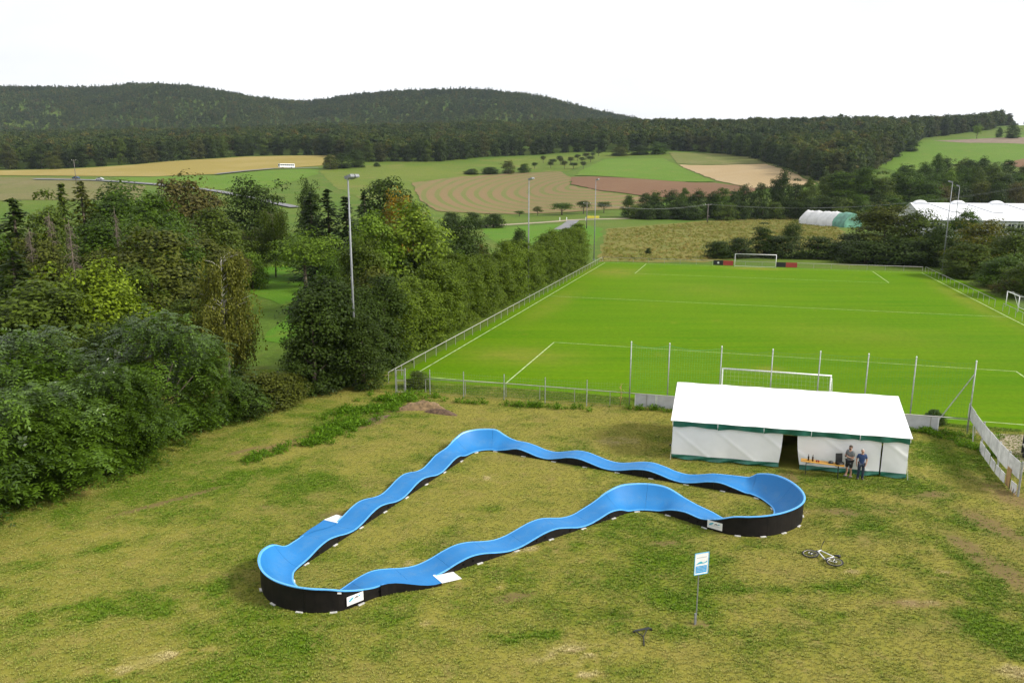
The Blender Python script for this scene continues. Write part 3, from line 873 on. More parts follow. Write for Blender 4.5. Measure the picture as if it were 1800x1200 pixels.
CNT = {}
ORD = 'first second third fourth fifth sixth seventh eighth ninth tenth eleventh twelfth thirteenth fourteenth fifteenth sixteenth seventeenth eighteenth nineteenth twentieth'.split()
ORD += ['twenty-' + k for k in ORD[:9]] + ['thirtieth', 'thirty-first']
def tree(name, kind, x, y, Hh, Wd, col, label, cat='tree', group=None, rz=None, z=None, bark=True):
    i = CNT.get(kind, 0); CNT[kind] = i + 1
    cr_, tr_, h0, w0 = PROTO[kind][i % len(PROTO[kind])]
    rz = rz if rz is not None else (i * 2.4) % 6.28
    e = empty(name, (x, y, hgt(x, y) if z is None else z), rz, label, cat, group)
    e.scale = (Wd / w0, Wd / w0, Hh / h0)
    c = link('crown', cr_, e); c.color = rgba(col)
    if bark: link('trunk', tr_, e)
    return e
def ptree(name, kind, X, Ytop, depth, wpx, col, label, cat='tree', group=None, drop=0.):
    """tree seen at column X with its top at row Ytop, standing at the given distance"""
    p = at(X, Ytop, depth); g = hgt(p[0], p[1]) - drop
    dd = p[1] * CT - (p[2] - H) * ST
    return tree(name, kind, p[0], p[1], max(1., p[2] - g), wpx * dd / F, col, label, cat, group, z=g)

DK = (.034, .058, .009); MG = (.050, .092, .009); LG = (.100, .165, .016); YG = (.140, .200, .012); BR = (.066, .080, .013); OL = (.060, .090, .011); SPR = (.022, .040, .011); OR = (.19, .13, .012); RB = (.076, .070, .020)
# --- near left wood
PN = (.060, .112, .010)
for x, y, h_, w_, lab in [(-26.8, 34.6, 9.0, 8.2, 'glossy broadleaf tree leaning in at the far left edge of the photo'),
                          (-23.9, 38.0, 5.4, 7.6, 'low spreading glossy tree over the lower left grass edge'),
                          (-21.6, 45.0, 7.9, 7.4, 'glossy tree with drooping compound leaves, nearest the birch'),
                          (-26.8, 42.5, 7.4, 8.6, 'glossy broadleaf tree behind the low spreading one at left'),
                          (-25.6, 31.0, 4.6, 6.0, 'glossy tree cut by the left edge above the lawn corner'),
                          (-20.0, 48.6, 5.6, 5.2, 'glossy tree at the right end of the left row, beside the thicket'),
                          (-22.4, 41.0, 5.6, 6.0, 'glossy tree in the middle of the left row above the lawn')]:
    tree('broadleaf_tree', 'pinnate', x, y, h_, w_, PN, lab, group='glossy trees along the left meadow edge')
for X, Yt, d, wpx, kind, col, lab in [
    (386, 452, 56, 135, 'birch', (.11, .12, .022), 'half bare weeping birch with pale trunk behind the glossy trees'),
    (455, 655, 51.5, 110, 'shrub', BR, 'olive bramble thicket at the meadow edge below the birch'),
    (505, 655, 53.5, 90, 'shrub', BR, 'low olive thicket between the birch and the dark round tree'),
    (425, 670, 50, 100, 'shrub', DK, 'low dark shrub at the foot of the birch'),
    (160, 462, 63, 150, 'round', YG, 'bright lime green tree standing out at left middle'),
    (262, 408, 76, 190, 'round', BR, 'broad brownish olive tree behind the lime green tree'),
    (60, 500, 58, 210, 'round', OL, 'dull olive tree left of the lime green tree'),
    (215, 560, 56, 130, 'round', DK, 'dark tree just right of the lime green tree, behind the glossy leaves'),
    (330, 530, 66, 130, 'round', OL, 'olive tree between the brownish tree and the birch'),
    (20, 348, 96, 120, 'spruce', DK, 'dark spruce at the left edge under the fields'),
    (75, 340, 92, 90, 'tall', OL, 'slim olive tree beside the dead spruces'),
    (105, 322, 110, 60, 'spruce', OL, 'narrow spruce spire rising into the dry field at left'),
    (140, 318, 113, 80, 'spruce', BR, 'yellowish spruce just right of the narrow spire'),
    (60, 420, 80, 120, 'round', BR, 'brownish tree at the left edge above the olive tree'),
    (205, 326, 132, 140, 'round', MG, 'mid green tree below the country road with the cars'),
    (265, 345, 108, 130, 'round', MG, 'full green tree left of the brown topped tree'),
    (318, 316, 140, 130, 'round', RB, 'tree with reddish brown top below the yellow field'),
    (300, 400, 92, 120, 'tall', MG, 'tall green tree above the broad brownish tree'),
    (442, 318, 150, 112, 'round', DK, 'dense dark green round tree below the pasture'),
    (478, 372, 126, 90, 'willow', OL, 'drooping willow below the dense dark round tree'),
    (375, 370, 118, 120, 'round', OL, 'olive green tree left of the willow'),
    (360, 420, 98, 110, 'round', BR, 'brown green tree with thin top above the birch'),
    (405, 440, 102, 80, 'airy', RB, 'reddish shrubby tree left of the bright lawn'),
    (440, 445, 112, 60, 'shrub', LG, 'small bright shrub on the left edge of the orchard lawn'),
    (532, 403, 113, 118, 'airy', LG, 'light green tree with visible trunk on the small lawn'),
    (585, 455, 108, 60, 'shrub', MG, 'bush right of the light green tree on the lawn'),
    (545, 338, 122, 70, 'spruce', SPR, 'leftmost tall dark spruce behind the light green lawn tree'),
    (575, 332, 124, 74, 'spruce', SPR, 'middle dark spruce left of the nearest floodlight mast'),
    (608, 345, 121, 70, 'spruce', SPR, 'dark spruce right behind the nearest floodlight mast'),
    (540, 318, 160, 44, 'round', DK, 'small round grey green tree above the dark spruces'),
    (640, 336, 126, 66, 'spruce', SPR, 'dark spruce right of the nearest floodlight mast'),
    (685, 318, 138, 110, 'round', DK, 'dark round tree behind the bright light green tree'),
    (700, 345, 120, 70, 'round', OR, 'yellow orange turning tree peeking over the bright green tree'),
    (722, 360, 94, 150, 'round', (.125, .185, .018), 'large bright light green tree behind the hornbeam hedge'),
    (655, 378, 90, 110, 'round', LG, 'light green tree at the left flank of the large bright tree'),
    (640, 420, 86, 90, 'round', OL, 'olive tree between the floodlight mast and the bright tree'),
    (812, 388, 108, 80, 'round', DK, 'dark green tree right of the large bright tree'),
    (790, 425, 98, 60, 'tall', MG, 'slim green tree in front of the dark tree by the hedge'),
    (845, 425, 104, 40, 'airy', RB, 'thin brownish sapling above the hornbeam hedge'),
    (912, 404, 150, 40, 'shrub', DK, 'round dark bush left of the second floodlight mast'),
    (170, 395, 85, 110, 'tall', MG, 'green tree right of the dead spruces'),
    (235, 470, 70, 120, 'round', OL, 'olive tree tucked beside the lime green tree'),
    (20, 440, 70, 110, 'spruce', DK, 'shadowy spruce at the left edge mid height'),
    (-60, 380, 80, 150, 'round', MG, 'green tree at the outer left edge')]:
    wpx *= 1.45 if kind == 'spruce' else 1.22 if kind in ('round', 'tall') else 1.1
    ptree({'shrub': 'shrub', 'spruce': 'spruce_tree', 'birch': 'birch_tree', 'willow': 'willow_tree'}.get(kind, 'broadleaf_tree'), kind, X, Yt, d, wpx, col, lab,
          'shrub' if kind == 'shrub' else 'tree', 'wood at the left of the pitch')
for X, Yt, d, wpx, lab in [(85, 372, 82, 55, 'tallest dead brown spruce in the left wood'), (120, 385, 79, 60, 'dead brown spruce right of the tallest dead one'), (50, 400, 78, 60, 'dead brown spruce nearest the left edge'),
                           (200, 362, 84, 40, 'thin dead spruce top above the green tree in the left wood')]:
    ptree('dead_spruce', 'dead', X, Yt, d, wpx, (1, 1, 1), lab, 'tree', 'dead spruces in the left wood')
rw_ = random.Random(14)
for X, Yt, d in [(30, 560, 60), (110, 600, 54), (260, 520, 70), (180, 440, 82), (320, 470, 80), (60, 470, 86), (130, 420, 96), (240, 400, 100), (330, 430, 95), (380, 590, 60), (300, 590, 57), (250, 600, 55), (30, 410, 100),
                 (170, 380, 112), (270, 385, 112), (400, 400, 128), (350, 480, 84), (660, 470, 84), (700, 450, 92), (760, 440, 96), (820, 430, 100), (470, 660, 54), (540, 660, 57)]:
    ptree('understorey_bush', rw_.choice(['round', 'shrub', 'round']), X, Yt, d, 120 * rw_.uniform(.9, 1.3) * min(1, 70 / d + .35), rw_.choice([DK, OL, OL, BR, MG]), 'bush of the understorey filling the left wood', 'bush', 'understorey of the left wood')
# --- hornbeam hedge along the left touchline
r = random.Random(4)
for i in range(31):
    v = -6.5 + i * 3.15 + r.uniform(-.4, .4)
    x, y, _ = PU(-32.4 + r.uniform(-.3, .3) - (.6 if i < 2 else 0), v)
    hh = 7.0 + r.uniform(-.7, .8) + .4 * math.sin(i * .9)
    if i == 0: hh = 7.6
    g_ = .9 + .25 * r.random()
    c = (.078 * g_, .118 * g_, .010 * g_) if i > 3 else (.034, .058, .009)
    tree('hedge_tree', 'hedge', x, y, hh, 5.6 if i == 0 else 5.3 + r.uniform(-.4, .6), c,
         'dense dark hedge tree at the near end of the hedge by the gate' if i == 0 else 'hornbeam in the hedge along the left touchline, ' + ORD[i - 1] + ' beyond the near end', 'hedge tree',
         None if i == 0 else 'hornbeam hedge along the left touchline')
tree('hedge_tree', 'hedge', -14.6, 58.5, 8.2, 7.0, (.030, .052, .008), 'big dark rounded hedge tree left of the gate by the meadow', 'hedge tree')
tree('hedge_tree', 'hedge', -11.5, 57.2, 5.6, 4.6, (.034, .056, .009), 'smaller dark hedge tree directly left of the gate', 'hedge tree')
# --- bushes at the far end and the right side of the pitch
for X, Yt, d, wpx, kind, col, lab in [
    (1262, 424, 160, 64, 'shrub', DK, 'leftmost dark bush of the row behind the far goal'),
    (1300, 418, 161, 70, 'shrub', (.030, .050, .010), 'dark bush directly behind the far goal'),
    (1345, 392, 163, 60, 'tall', DK, 'dark upright bush right of the far goal top'),
    (1395, 386, 165, 44, 'airy', DK, 'thin upright tree in the row behind the far goal'),
    (1375, 415, 162, 90, 'shrub', (.030, .050, .010), 'dark bush under the thin upright tree'),
    (1440, 416, 160, 90, 'shrub', DK, 'wide dark bush in front of the covered straw stack'),
    (1500, 412, 158, 80, 'shrub', (.030, .048, .014), 'dark rounded bush right of the covered straw stack'),
    (1560, 362, 160, 130, 'round', BR, 'big brownish bush tree behind the far right of the goal line'),
    (1615, 370, 156, 120, 'round', OL, 'olive bush tree left of the white hall'),
    (1590, 420, 150, 130, 'shrub', DK, 'dark undergrowth beneath the big brownish bush tree'),
    (1525, 425, 150, 100, 'shrub', DK, 'dark undergrowth left of the far right mast'),
    (1655, 400, 146, 90, 'round', DK, 'dark tree at the far right corner of the pitch'),
    (1700, 372, 158, 80, 'round', MG, 'green tree in front of the white hall roof'),
    (1735, 388, 138, 110, 'round', (.115, .115, .014), 'yellowish tree right of the two far masts'),
    (1705, 430, 128, 110, 'round', OL, 'olive bush at the right touchline corner'),
    (1790, 400, 128, 110, 'round', OL, 'olive tree at the right edge below the hall windows'),
    (1770, 450, 116, 110, 'round', MG, 'green bush behind the small training goal'),
    (1830, 455, 105, 130, 'round', OL, 'olive bush cut by the right edge beyond the training goal'),
    (1775, 492, 110, 60, 'shrub', RB, 'reddish shrub behind the small training goal'),
    (1690, 480, 134, 60, 'shrub', DK, 'low dark bush beside the far right corner rail'),
    (1140, 436, 168, 14, 'shrub', DK, 'single small bush in the fallow grass'),
    (735, 652, 57.4, 52, 'shrub', OL, 'leafy bush grown through the wire fence by the gate'),
    (1640, 738, 48.6, 44, 'shrub', DK, 'dark bush by the foot of the net brace')]:
    ptree('shrub' if kind == 'shrub' else 'broadleaf_tree', kind, X, Yt, d, wpx, col, lab, 'bush' if kind == 'shrub' else 'tree', 'bushes round the far end of the pitch' if d > 100 else None)
# --- trees in the farmland
for X, Yt, d, wpx, kind, col, lab in [
    (913, 370, 335, 22, 'apple', MG, 'smallest roadside fruit tree at the left of the row'),
    (945, 362, 338, 22, 'airy', BR, 'thin pale fruit tree right of the smallest one'),
    (988, 355, 338, 48, 'apple', MG, 'broadest roadside apple tree by the white gateposts'),
    (1026, 352, 342, 32, 'apple', DK, 'dark apple tree behind the wooden power pole'),
    (1062, 353, 345, 28, 'apple', DK, 'apple tree at the right end of the roadside row'),
    (795, 374, 255, 46, 'shrub', DK, 'dark hedge bush left of the farm track'),
    (832, 374, 258, 50, 'shrub', DK, 'middle dark hedge bush left of the farm track'),
    (868, 376, 262, 50, 'shrub', DK, 'rightmost dark hedge bush left of the farm track'),
    (830, 297, 560, 30, 'shrub', DK, 'left bush of the hedgerow above the harrowed field'),
    (860, 294, 565, 40, 'shrub', DK, 'long bush of the hedgerow above the harrowed field'),
    (893, 283, 570, 30, 'round', BR, 'tall olive tree in the hedgerow above the harrowed field'),
    (922, 288, 575, 26, 'shrub', MG, 'bush right of the olive hedgerow tree'),
    (580, 272, 570, 34, 'round', BR, 'left tree of the clump beside the bus'),
    (600, 270, 580, 44, 'round', DK, 'middle tree of the clump beside the bus'),
    (625, 263, 590, 36, 'round', DK, 'right tree of the clump beside the bus'),
    (94, 274, 570, 32, 'round', BR, 'single pale brown tree against the dark forest at left'),
    (662, 286, 600, 14, 'shrub', DK, 'tiny round bush on the pasture right of the bus clump'),
    (1090, 258, 700, 40, 'round', BR, 'left bush of the thicket at the top of the green field'),
    (1125, 256, 705, 40, 'round', DK, 'middle bush of the thicket at the top of the green field'),
    (1158, 250, 705, 36, 'round', MG, 'right tree of the thicket at the top of the green field'),
    (1720, 218, 760, 18, 'airy', LG, 'pale round tree on the ridge meadow at right'),
    (1782, 220, 740, 28, 'round', DK, 'dark tree at the right end of the ridge meadow'),
    (1605, 246, 640, 28, 'round', DK, 'single round tree at the left corner of the right hill field'),
    (1758, 224, 760, 14, 'round', MG, 'small tree between the pale and dark ridge trees')]:
    ptree('shrub' if kind == 'shrub' else 'broadleaf_tree', kind, X, Yt, d, wpx, col, lab, 'bush' if kind == 'shrub' else 'tree', 'trees and bushes in the farmland')
for i, (X, Yb) in enumerate([(940, 297), (968, 296), (992, 297), (1008, 297), (1025, 297), (1003, 289), (1023, 287), (1038, 286), (955, 287), (984, 284), (1015, 283), (1030, 281), (1042, 278), (1052, 275), (985, 290), (972, 290)]):
    p = hit(X, Yb)
    tree('orchard_tree', 'apple', p[0], p[1], 5.0 + (i % 3) * .6, 5.6 + (i % 4) * .5, (.034 + .006 * (i % 3), .055, .017), 'small dark fruit tree in the orchard rows on the green slope', 'tree', 'orchard trees on the slope')
r = random.Random(8)
def row(px0, px1, n, d0, d1, top, tj, wpx, kind, cols, lab, grp, name='broadleaf_tree'):
    for i in range(n):
        q = (i + .5) / n
        X = px0 + (px1 - px0) * q + r.uniform(-.3, .3) * (px1 - px0) / n
        ptree(name, kind if isinstance(kind, str) else r.choice(kind), X, np.interp(X, [k_[0] for k_ in top], [k_[1] for k_ in top]) + r.uniform(-tj, tj), d0 + (d1 - d0) * q + r.uniform(-6, 6),
              wpx * r.uniform(.8, 1.25), r.choice(cols), lab + ', ' + ORD[i] + ' from left', 'tree', grp)
row(1098, 1440, 15, 322, 330, [(1098, 350), (1150, 342), (1200, 335), (1270, 332), (1330, 330), (1382, 300), (1400, 320), (1440, 318)], 6, 40, ['round', 'tall', 'round'], [DK, MG, OL, DK, MG], 'tree in the leafy belt behind the fallow grass', 'tree belt behind the fallow field')
row(1098, 1440, 12, 314, 318, [(1098, 362), (1440, 352)], 4, 40, 'shrub', [DK, DK, OL], 'low bush at the front of the belt behind the fallow grass', 'bushes of the belt behind the fallow field', 'shrub')
row(1440, 1640, 8, 330, 325, [(1440, 318), (1470, 303), (1540, 300), (1600, 300), (1640, 325)], 5, 60, ['round', 'tall'], [MG, OL, MG, LG], 'tree in the tall clump behind the covered straw stack', 'tall clump behind the straw stack')
row(1440, 1650, 7, 312, 305, [(1440, 345), (1650, 345)], 5, 60, ['round', 'shrub'], [DK, OL, MG], 'lower tree in front of the tall clump behind the straw stack', 'tall clump behind the straw stack')
row(1590, 1830, 11, 430, 420, [(1590, 290), (1660, 275), (1740, 283), (1830, 290)], 6, 44, 'round', [DK, OL, MG, BR, DK], 'tree in the wooded hollow below the right hill field', 'trees in the right hollow')
row(1560, 1830, 11, 380, 370, [(1560, 320), (1640, 300), (1720, 297), (1830, 310)], 7, 50, 'round', [DK, OL, MG, LG], 'tree in the front of the wooded hollow behind the white hall', 'trees in the right hollow')
row(1590, 1830, 8, 330, 320, [(1590, 335), (1700, 322), (1830, 325)], 6, 54, ['round', 'shrub'], [BR, RB, DK, OL], 'tree close behind the white hall roof', 'trees behind the white hall')
row(640, 800, 9, 690, 720, [(640, 256), (720, 250), (800, 250)], 4, 30, 'edge', [DK, MG, DK], 'edge tree of the forest above the pasture left of the orchard', 'forest edge above the pasture')

# --- forest edge and forest
EDGE = [(-250, 300), (0, 299), (130, 296), (240, 289), (330, 281), (430, 275), (560, 273), (650, 286), (760, 286), (860, 276), (1000, 269), (1060, 268), (1180, 265), (1260, 270), (1330, 278), (1400, 300), (1450, 322), (1500, 320), (1550, 292), (1600, 262), (1620, 244), (1690, 236), (1760, 226), (1900, 220), (2100, 220)]
EP = [hit(*q) for q in EDGE]
EA = np.array([q[0] / q[1] for q in EP]); ED = np.array([q[1] for q in EP])
r = random.Random(21)
for i in range(len(EP) - 1):
    a, b = EP[i], EP[i + 1]
    if EDGE[i][0] < -60 or EDGE[i][0] > 1830: continue
    L = math.hypot(b[0] - a[0], b[1] - a[1]); n = max(1, min(13, int(L / 9.5)))
    X = EDGE[i][0]
    lab, grp = (('edge tree of the dark forest behind the yellow field', 'forest edge behind the yellow field') if X < 560 else
                ('edge tree of the forest above the green slope and orchard', 'forest edge above the orchard') if X < 1180 else
                ('edge tree of the wood coming down beside the stubble field', 'forest edge beside the stubble field') if X < 1540 else
                ('edge tree of the wood above the right hill field', 'forest edge above the right field'))
    for k in range(n):
        q = (k + r.random()) / n; x = a[0] + (b[0] - a[0]) * q; y = a[1] + (b[1] - a[1]) * q + r.uniform(4, 12)
        g_ = r.uniform(.8, 1.25)
        c = r.choice([(.028, .046, .010), (.034, .054, .011), (.028, .044, .012), (.050, .058, .013), (.052, .078, .013)])
        hh = r.uniform(13, 19)
        tree('forest_tree', 'edge', x, y, hh, r.uniform(10, 14), tuple(k_ * g_ for k_ in c), lab, 'tree', grp)
rng = np.random.default_rng(11)
BW = [forest_proto('wood_a', 1, 17, 11, 176, 1.9), forest_proto('wood_b', 2, 19, 10, 176, 1.8), forest_proto('wood_c', 3, 15, 12, 176, 2.0), forest_proto('wood_e', 5, 17, 10, 176, 1.7)]
CW = [forest_proto('wood_d', 4, 20, 7, 150, 2.0, True)]
for y0, y1, den, in ((450, 1300, 62.), (1300, 2260, 62.)):
    n = int((y1 - y0) * (1.96 * y1) / den)
    y = rng.uniform(y0, y1, n); x = rng.uniform(-.98, .98, n) * y1
    a = x / y
    k = (np.abs(a) < .92) & (y > np.interp(a, EA, ED) + 10)
    x, y, a = x[k], y[k], a[k]
    # drop trees on the hidden back slopes
    z = height(x, y); s0 = (z + 14 - H) / y; ok = np.ones(len(x), bool)
    for q in (.97, .93, .88, .8, .7):
        yq = y * q; ok &= s0 > (height(x * q, yq) - H) / yq - .004
    pts = np.stack([x, y, z], 1)[ok]
    sc = (1. if y0 < 1000 else .82) * rng.uniform(.72, 1.12, len(pts)) * (.82 + .4 * fbm(pts[:, 0] / 60, pts[:, 1] / 60, 8, 3))
    fo = scatter('forest' if y0 < 1000 else 'hill_forest', pts, BW if y0 < 1000 else BW[:3] + CW, sc)
    fo['label'] = 'mixed wood on the slopes behind the fields' if y0 < 1000 else 'dark wooded hills along the skyline'
    print('forest points', len(pts))
# ------------------------------------------------------------------ pump track
def build_rel(mb, name, mat, parent, org, sm=False, fix=True):
    mb.v = [(p[0] - org[0], p[1] - org[1], p[2] - org[2]) for p in mb.v]
    return mb.build(name, mat, parent, sm, fix)
def projx(x, y, z):
    z = z - H; d = y * CT - z * ST; up = y * ST + z * CT
    return 900 + F * x / d, 600 - F * up / d
def ext(keys):
    xs = [k[0] for k in keys]; zs = [k[1] for k in keys]
    def f(s):
        if s <= xs[0]: return zs[0]
        for i in range(len(xs) - 1):
            if s <= xs[i + 1]:
                t_ = (s - xs[i]) / (xs[i + 1] - xs[i]); t_ = .5 - .5 * math.cos(math.pi * t_)
                return zs[i] * (1 - t_) + zs[i + 1] * t_
        return zs[-1]
    return f
TW = 1.2
K = []
dl, nl_ = (.4285, .9035), (-.9035, .4285)
zL = ext([(-1.5, .85), (-.7, .45), (.4, .46), (2.35, .12), (4.26, .46), (6.2, .12), (8.12, .46), (10.05, .12), (11.9, .46), (13.2, .5)])
zR = ext([(-1.5, .12), (.4, .46), (2.35, .12), (4.26, .46), (6.2, .12), (8.12, .46), (10.05, .12), (11.9, .42), (13.2, .14)])
for t_ in np.arange(-1.5, 13.1, .65):
    Rp = (-8.18 + dl[0] * t_, 30.31 + dl[1] * t_)
    K.append(((Rp[0] + nl_[0] * TW, Rp[1] + nl_[1] * TW), zL(t_), Rp, zR(t_)))
bc = (-1.35, 41.92)
for an, z1, ro_ in ((146, .72, 2.4), (130, .93, 2.42), (113, .97, 2.45), (96, .97, 2.45), (80, .93, 2.42), (66, .62, 2.4)):
    ca, sa = math.cos(R(an)), math.sin(R(an))
    K.append(((bc[0] + ro_ * ca, bc[1] + ro_ * sa), z1, (bc[0] + 1.2 * ca, bc[1] + 1.2 * sa), .11))
zR = ext([(-3., .14), (-1.9, .42), (-.1, .12), (1.75, .46), (3.8, .12), (5.85, .46), (7.8, .12), (9.75, .46), (11.4, .13)])
zL = ext([(-3., .45), (-1.9, .42), (-.1, .12), (1.75, .46), (3.8, .12), (5.85, .46), (7.8, .12), (9.75, .46), (11.4, .56)])
for s_ in np.arange(-2.5, 11.2, .65):
    Rp = (1.98 + .898 * s_, 41.62 - .44 * s_)
    K.append(((Rp[0] + .44 * TW, Rp[1] + .898 * TW), zL(s_), Rp, zR(s_)))
K += [((12.80, 37.62), .80, (12.2, 36.62), .15), ((13.38, 37.08), 1.0, (12.55, 36.2), .12), ((13.80, 36.30), 1.08, (12.72, 35.75), .1), ((14.0, 35.4), 1.1, (12.82, 35.2), .1), ((14.0, 34.5), 1.1, (12.8, 34.75), .1),
      ((13.75, 33.65), 1.1, (12.65, 34.3), .1), ((13.2, 32.95), 1.08, (12.35, 33.85), .1), ((12.4, 32.4), 1.06, (11.9, 33.5), .1), ((11.55, 32.08), 1.04, (11.3, 33.27), .1), ((10.75, 32.03), 1.0, (10.75, 33.23), .1),
      ((10.05, 32.2), .92, (10.3, 33.38), .12), ((9.45, 32.52), .66, (9.95, 33.62), .2), ((8.84, 33.05), .42, (9.55, 34.0), .32), ((8.2, 33.65), .48, (8.98, 34.56), .42), ((7.62, 34.2), .34, (8.38, 35.12), .6),
      ((7.15, 34.53), .14, (7.75, 35.58), .86), ((6.68, 34.68), .11, (7.08, 35.82), .95), ((6.15, 34.7), .11, (6.3, 35.9), .95), ((5.65, 34.52), .14, (5.45, 35.72), .93), ((5.22, 34.2), .34, (4.72, 35.32), .74)]
zL = ext([(.2, .44), (2.2, .12), (4.13, .46), (6.3, .12), (8.38, .46), (10.4, .10), (12.5, .48), (13.6, .5)])
zR = ext([(.2, .5), (2.2, .12), (4.13, .46), (6.3, .12), (8.38, .46), (10.4, .10), (12.5, .46), (13.6, .2)])
for s_ in np.arange(.65, 13.5, .65):
    Lp = (5.22 - .816 * s_, 34.17 - .578 * s_)
    K.append((Lp, zL(s_), (Lp[0] - .578 * TW, Lp[1] + .816 * TW), zR(s_)))
ac = (-7.5, 28.2)
for an, ro_, z1, ri_ in ((301, 2.62, .80, 1.4), (288, 2.57, .96, 1.32), (273, 2.5, 1.02, 1.26), (257, 2.44, 1.05, 1.22), (238, 2.42, 1.08, 1.2), (218, 2.42, 1.1, 1.22), (197, 2.46, 1.1, 1.26), (178, 2.57, 1.06, 1.34), (164, 2.68, .97, 1.45)):
    ca, sa = math.cos(R(an)), math.sin(R(an))
    K.append(((ac[0] + ro_ * ca, ac[1] + ro_ * sa), z1, (ac[0] + ri_ * ca, ac[1] + ri_ * sa), .11))
KA = np.array([[k[0][0], k[0][1], k[1], k[2][0], k[2][1], k[3]] for k in K])
n = len(KA); SUB = 6
S = []
for i in range(n):                                   # closed Catmull-Rom
    p0, p1, p2, p3 = KA[i - 1], KA[i], KA[(i + 1) % n], KA[(i + 2) % n]
    for k in range(SUB):
        t_ = k / SUB
        S.append(.5 * (2 * p1 + (p2 - p0) * t_ + (2 * p0 - 5 * p1 + 4 * p2 - p3) * t_ ** 2 + (3 * p1 - p0 - 3 * p2 + p3) * t_ ** 3))
S = np.array(S)
S[:, [2, 5]] = np.maximum(S[:, [2, 5]], .09)
mid = (S[:, :2] + S[:, 3:5]) / 2
seg = np.hypot(*(np.roll(mid, -1, 0) - mid).T); cum = np.concatenate([[0], np.cumsum(seg)])
TOT = cum[-1]
NS = round(TOT / 1.93)
S2 = np.vstack([S, S[:1]])
def samp(s):
    s = s % TOT
    return np.array([np.interp(s, cum, S2[:, k]) for k in range(6)])
def section(c, q):
    """point on the deck, q=0 left edge, 1 right edge"""
    x = c[0] + (c[3] - c[0]) * q; y = c[1] + (c[4] - c[1]) * q
    hi, lo = max(c[2], c[5]), min(c[2], c[5]); pp = 1 - q if c[2] > c[5] else q
    ex = 1 + .95 * min(1, (hi - lo) / .6)
    return (x, y, lo + (hi - lo) * pp ** ex)
m, t, b = new_mat('blue_deck')
p = geopos(t)
c = mixc(t, ramp(t, noise(t, .7, 5, .6, p), .35, .7), (.009, .145, .385), (.013, .172, .44))
c = mixc(t, ramp(t, noise(t, 5, 6, .75, p, 1.), .60, .82), c, (.045, .23, .50))
lk(t, c, b.inputs['Base Color'])
lk(t, ramp(t, noise(t, 3, 4, .6, p), .2, .8, (.42, .42, .42), (.62, .62, .62)), b.inputs['Roughness'])
qa = attrn(t, 'wear')
wm_ = t.nodes.new('ShaderNodeMath'); wm_.operation = 'MULTIPLY'; lk(t, qa, wm_.inputs[0]); lk(t, ramp(t, noise(t, 2.6, 6, .75, p, .8), .38, .68), wm_.inputs[1])
c = mixc(t, wm_.outputs[0], c, (.075, .20, .36))
lk(t, c, b.inputs['Base Color'])
b.inputs['Specular IOR Level'].default_value = .32
M_DECK = m
M_EDGE_LIT = simple('lit_edge_blue', (.10, .38, .78), .4, var=.08)  # deck blue painted paler for the light on its rounded edge
M_BLACK = simple('black_side_panel', (.008, .006, .005), .65, var=.4, scale=3., spec=.25)
M_FOOT = simple('white_foot', (.62, .61, .58), .6, var=.2, scale=5)
M_WPLATE = simple('white_plate', (.76, .76, .75), .5, var=.08, scale=3)
TO = (0.9, 33.6, 0.)
track = empty('pump_track', TO, 0, 'winding blue and black modular pump track loop on the meadow', 'pump track')
GAP = .004
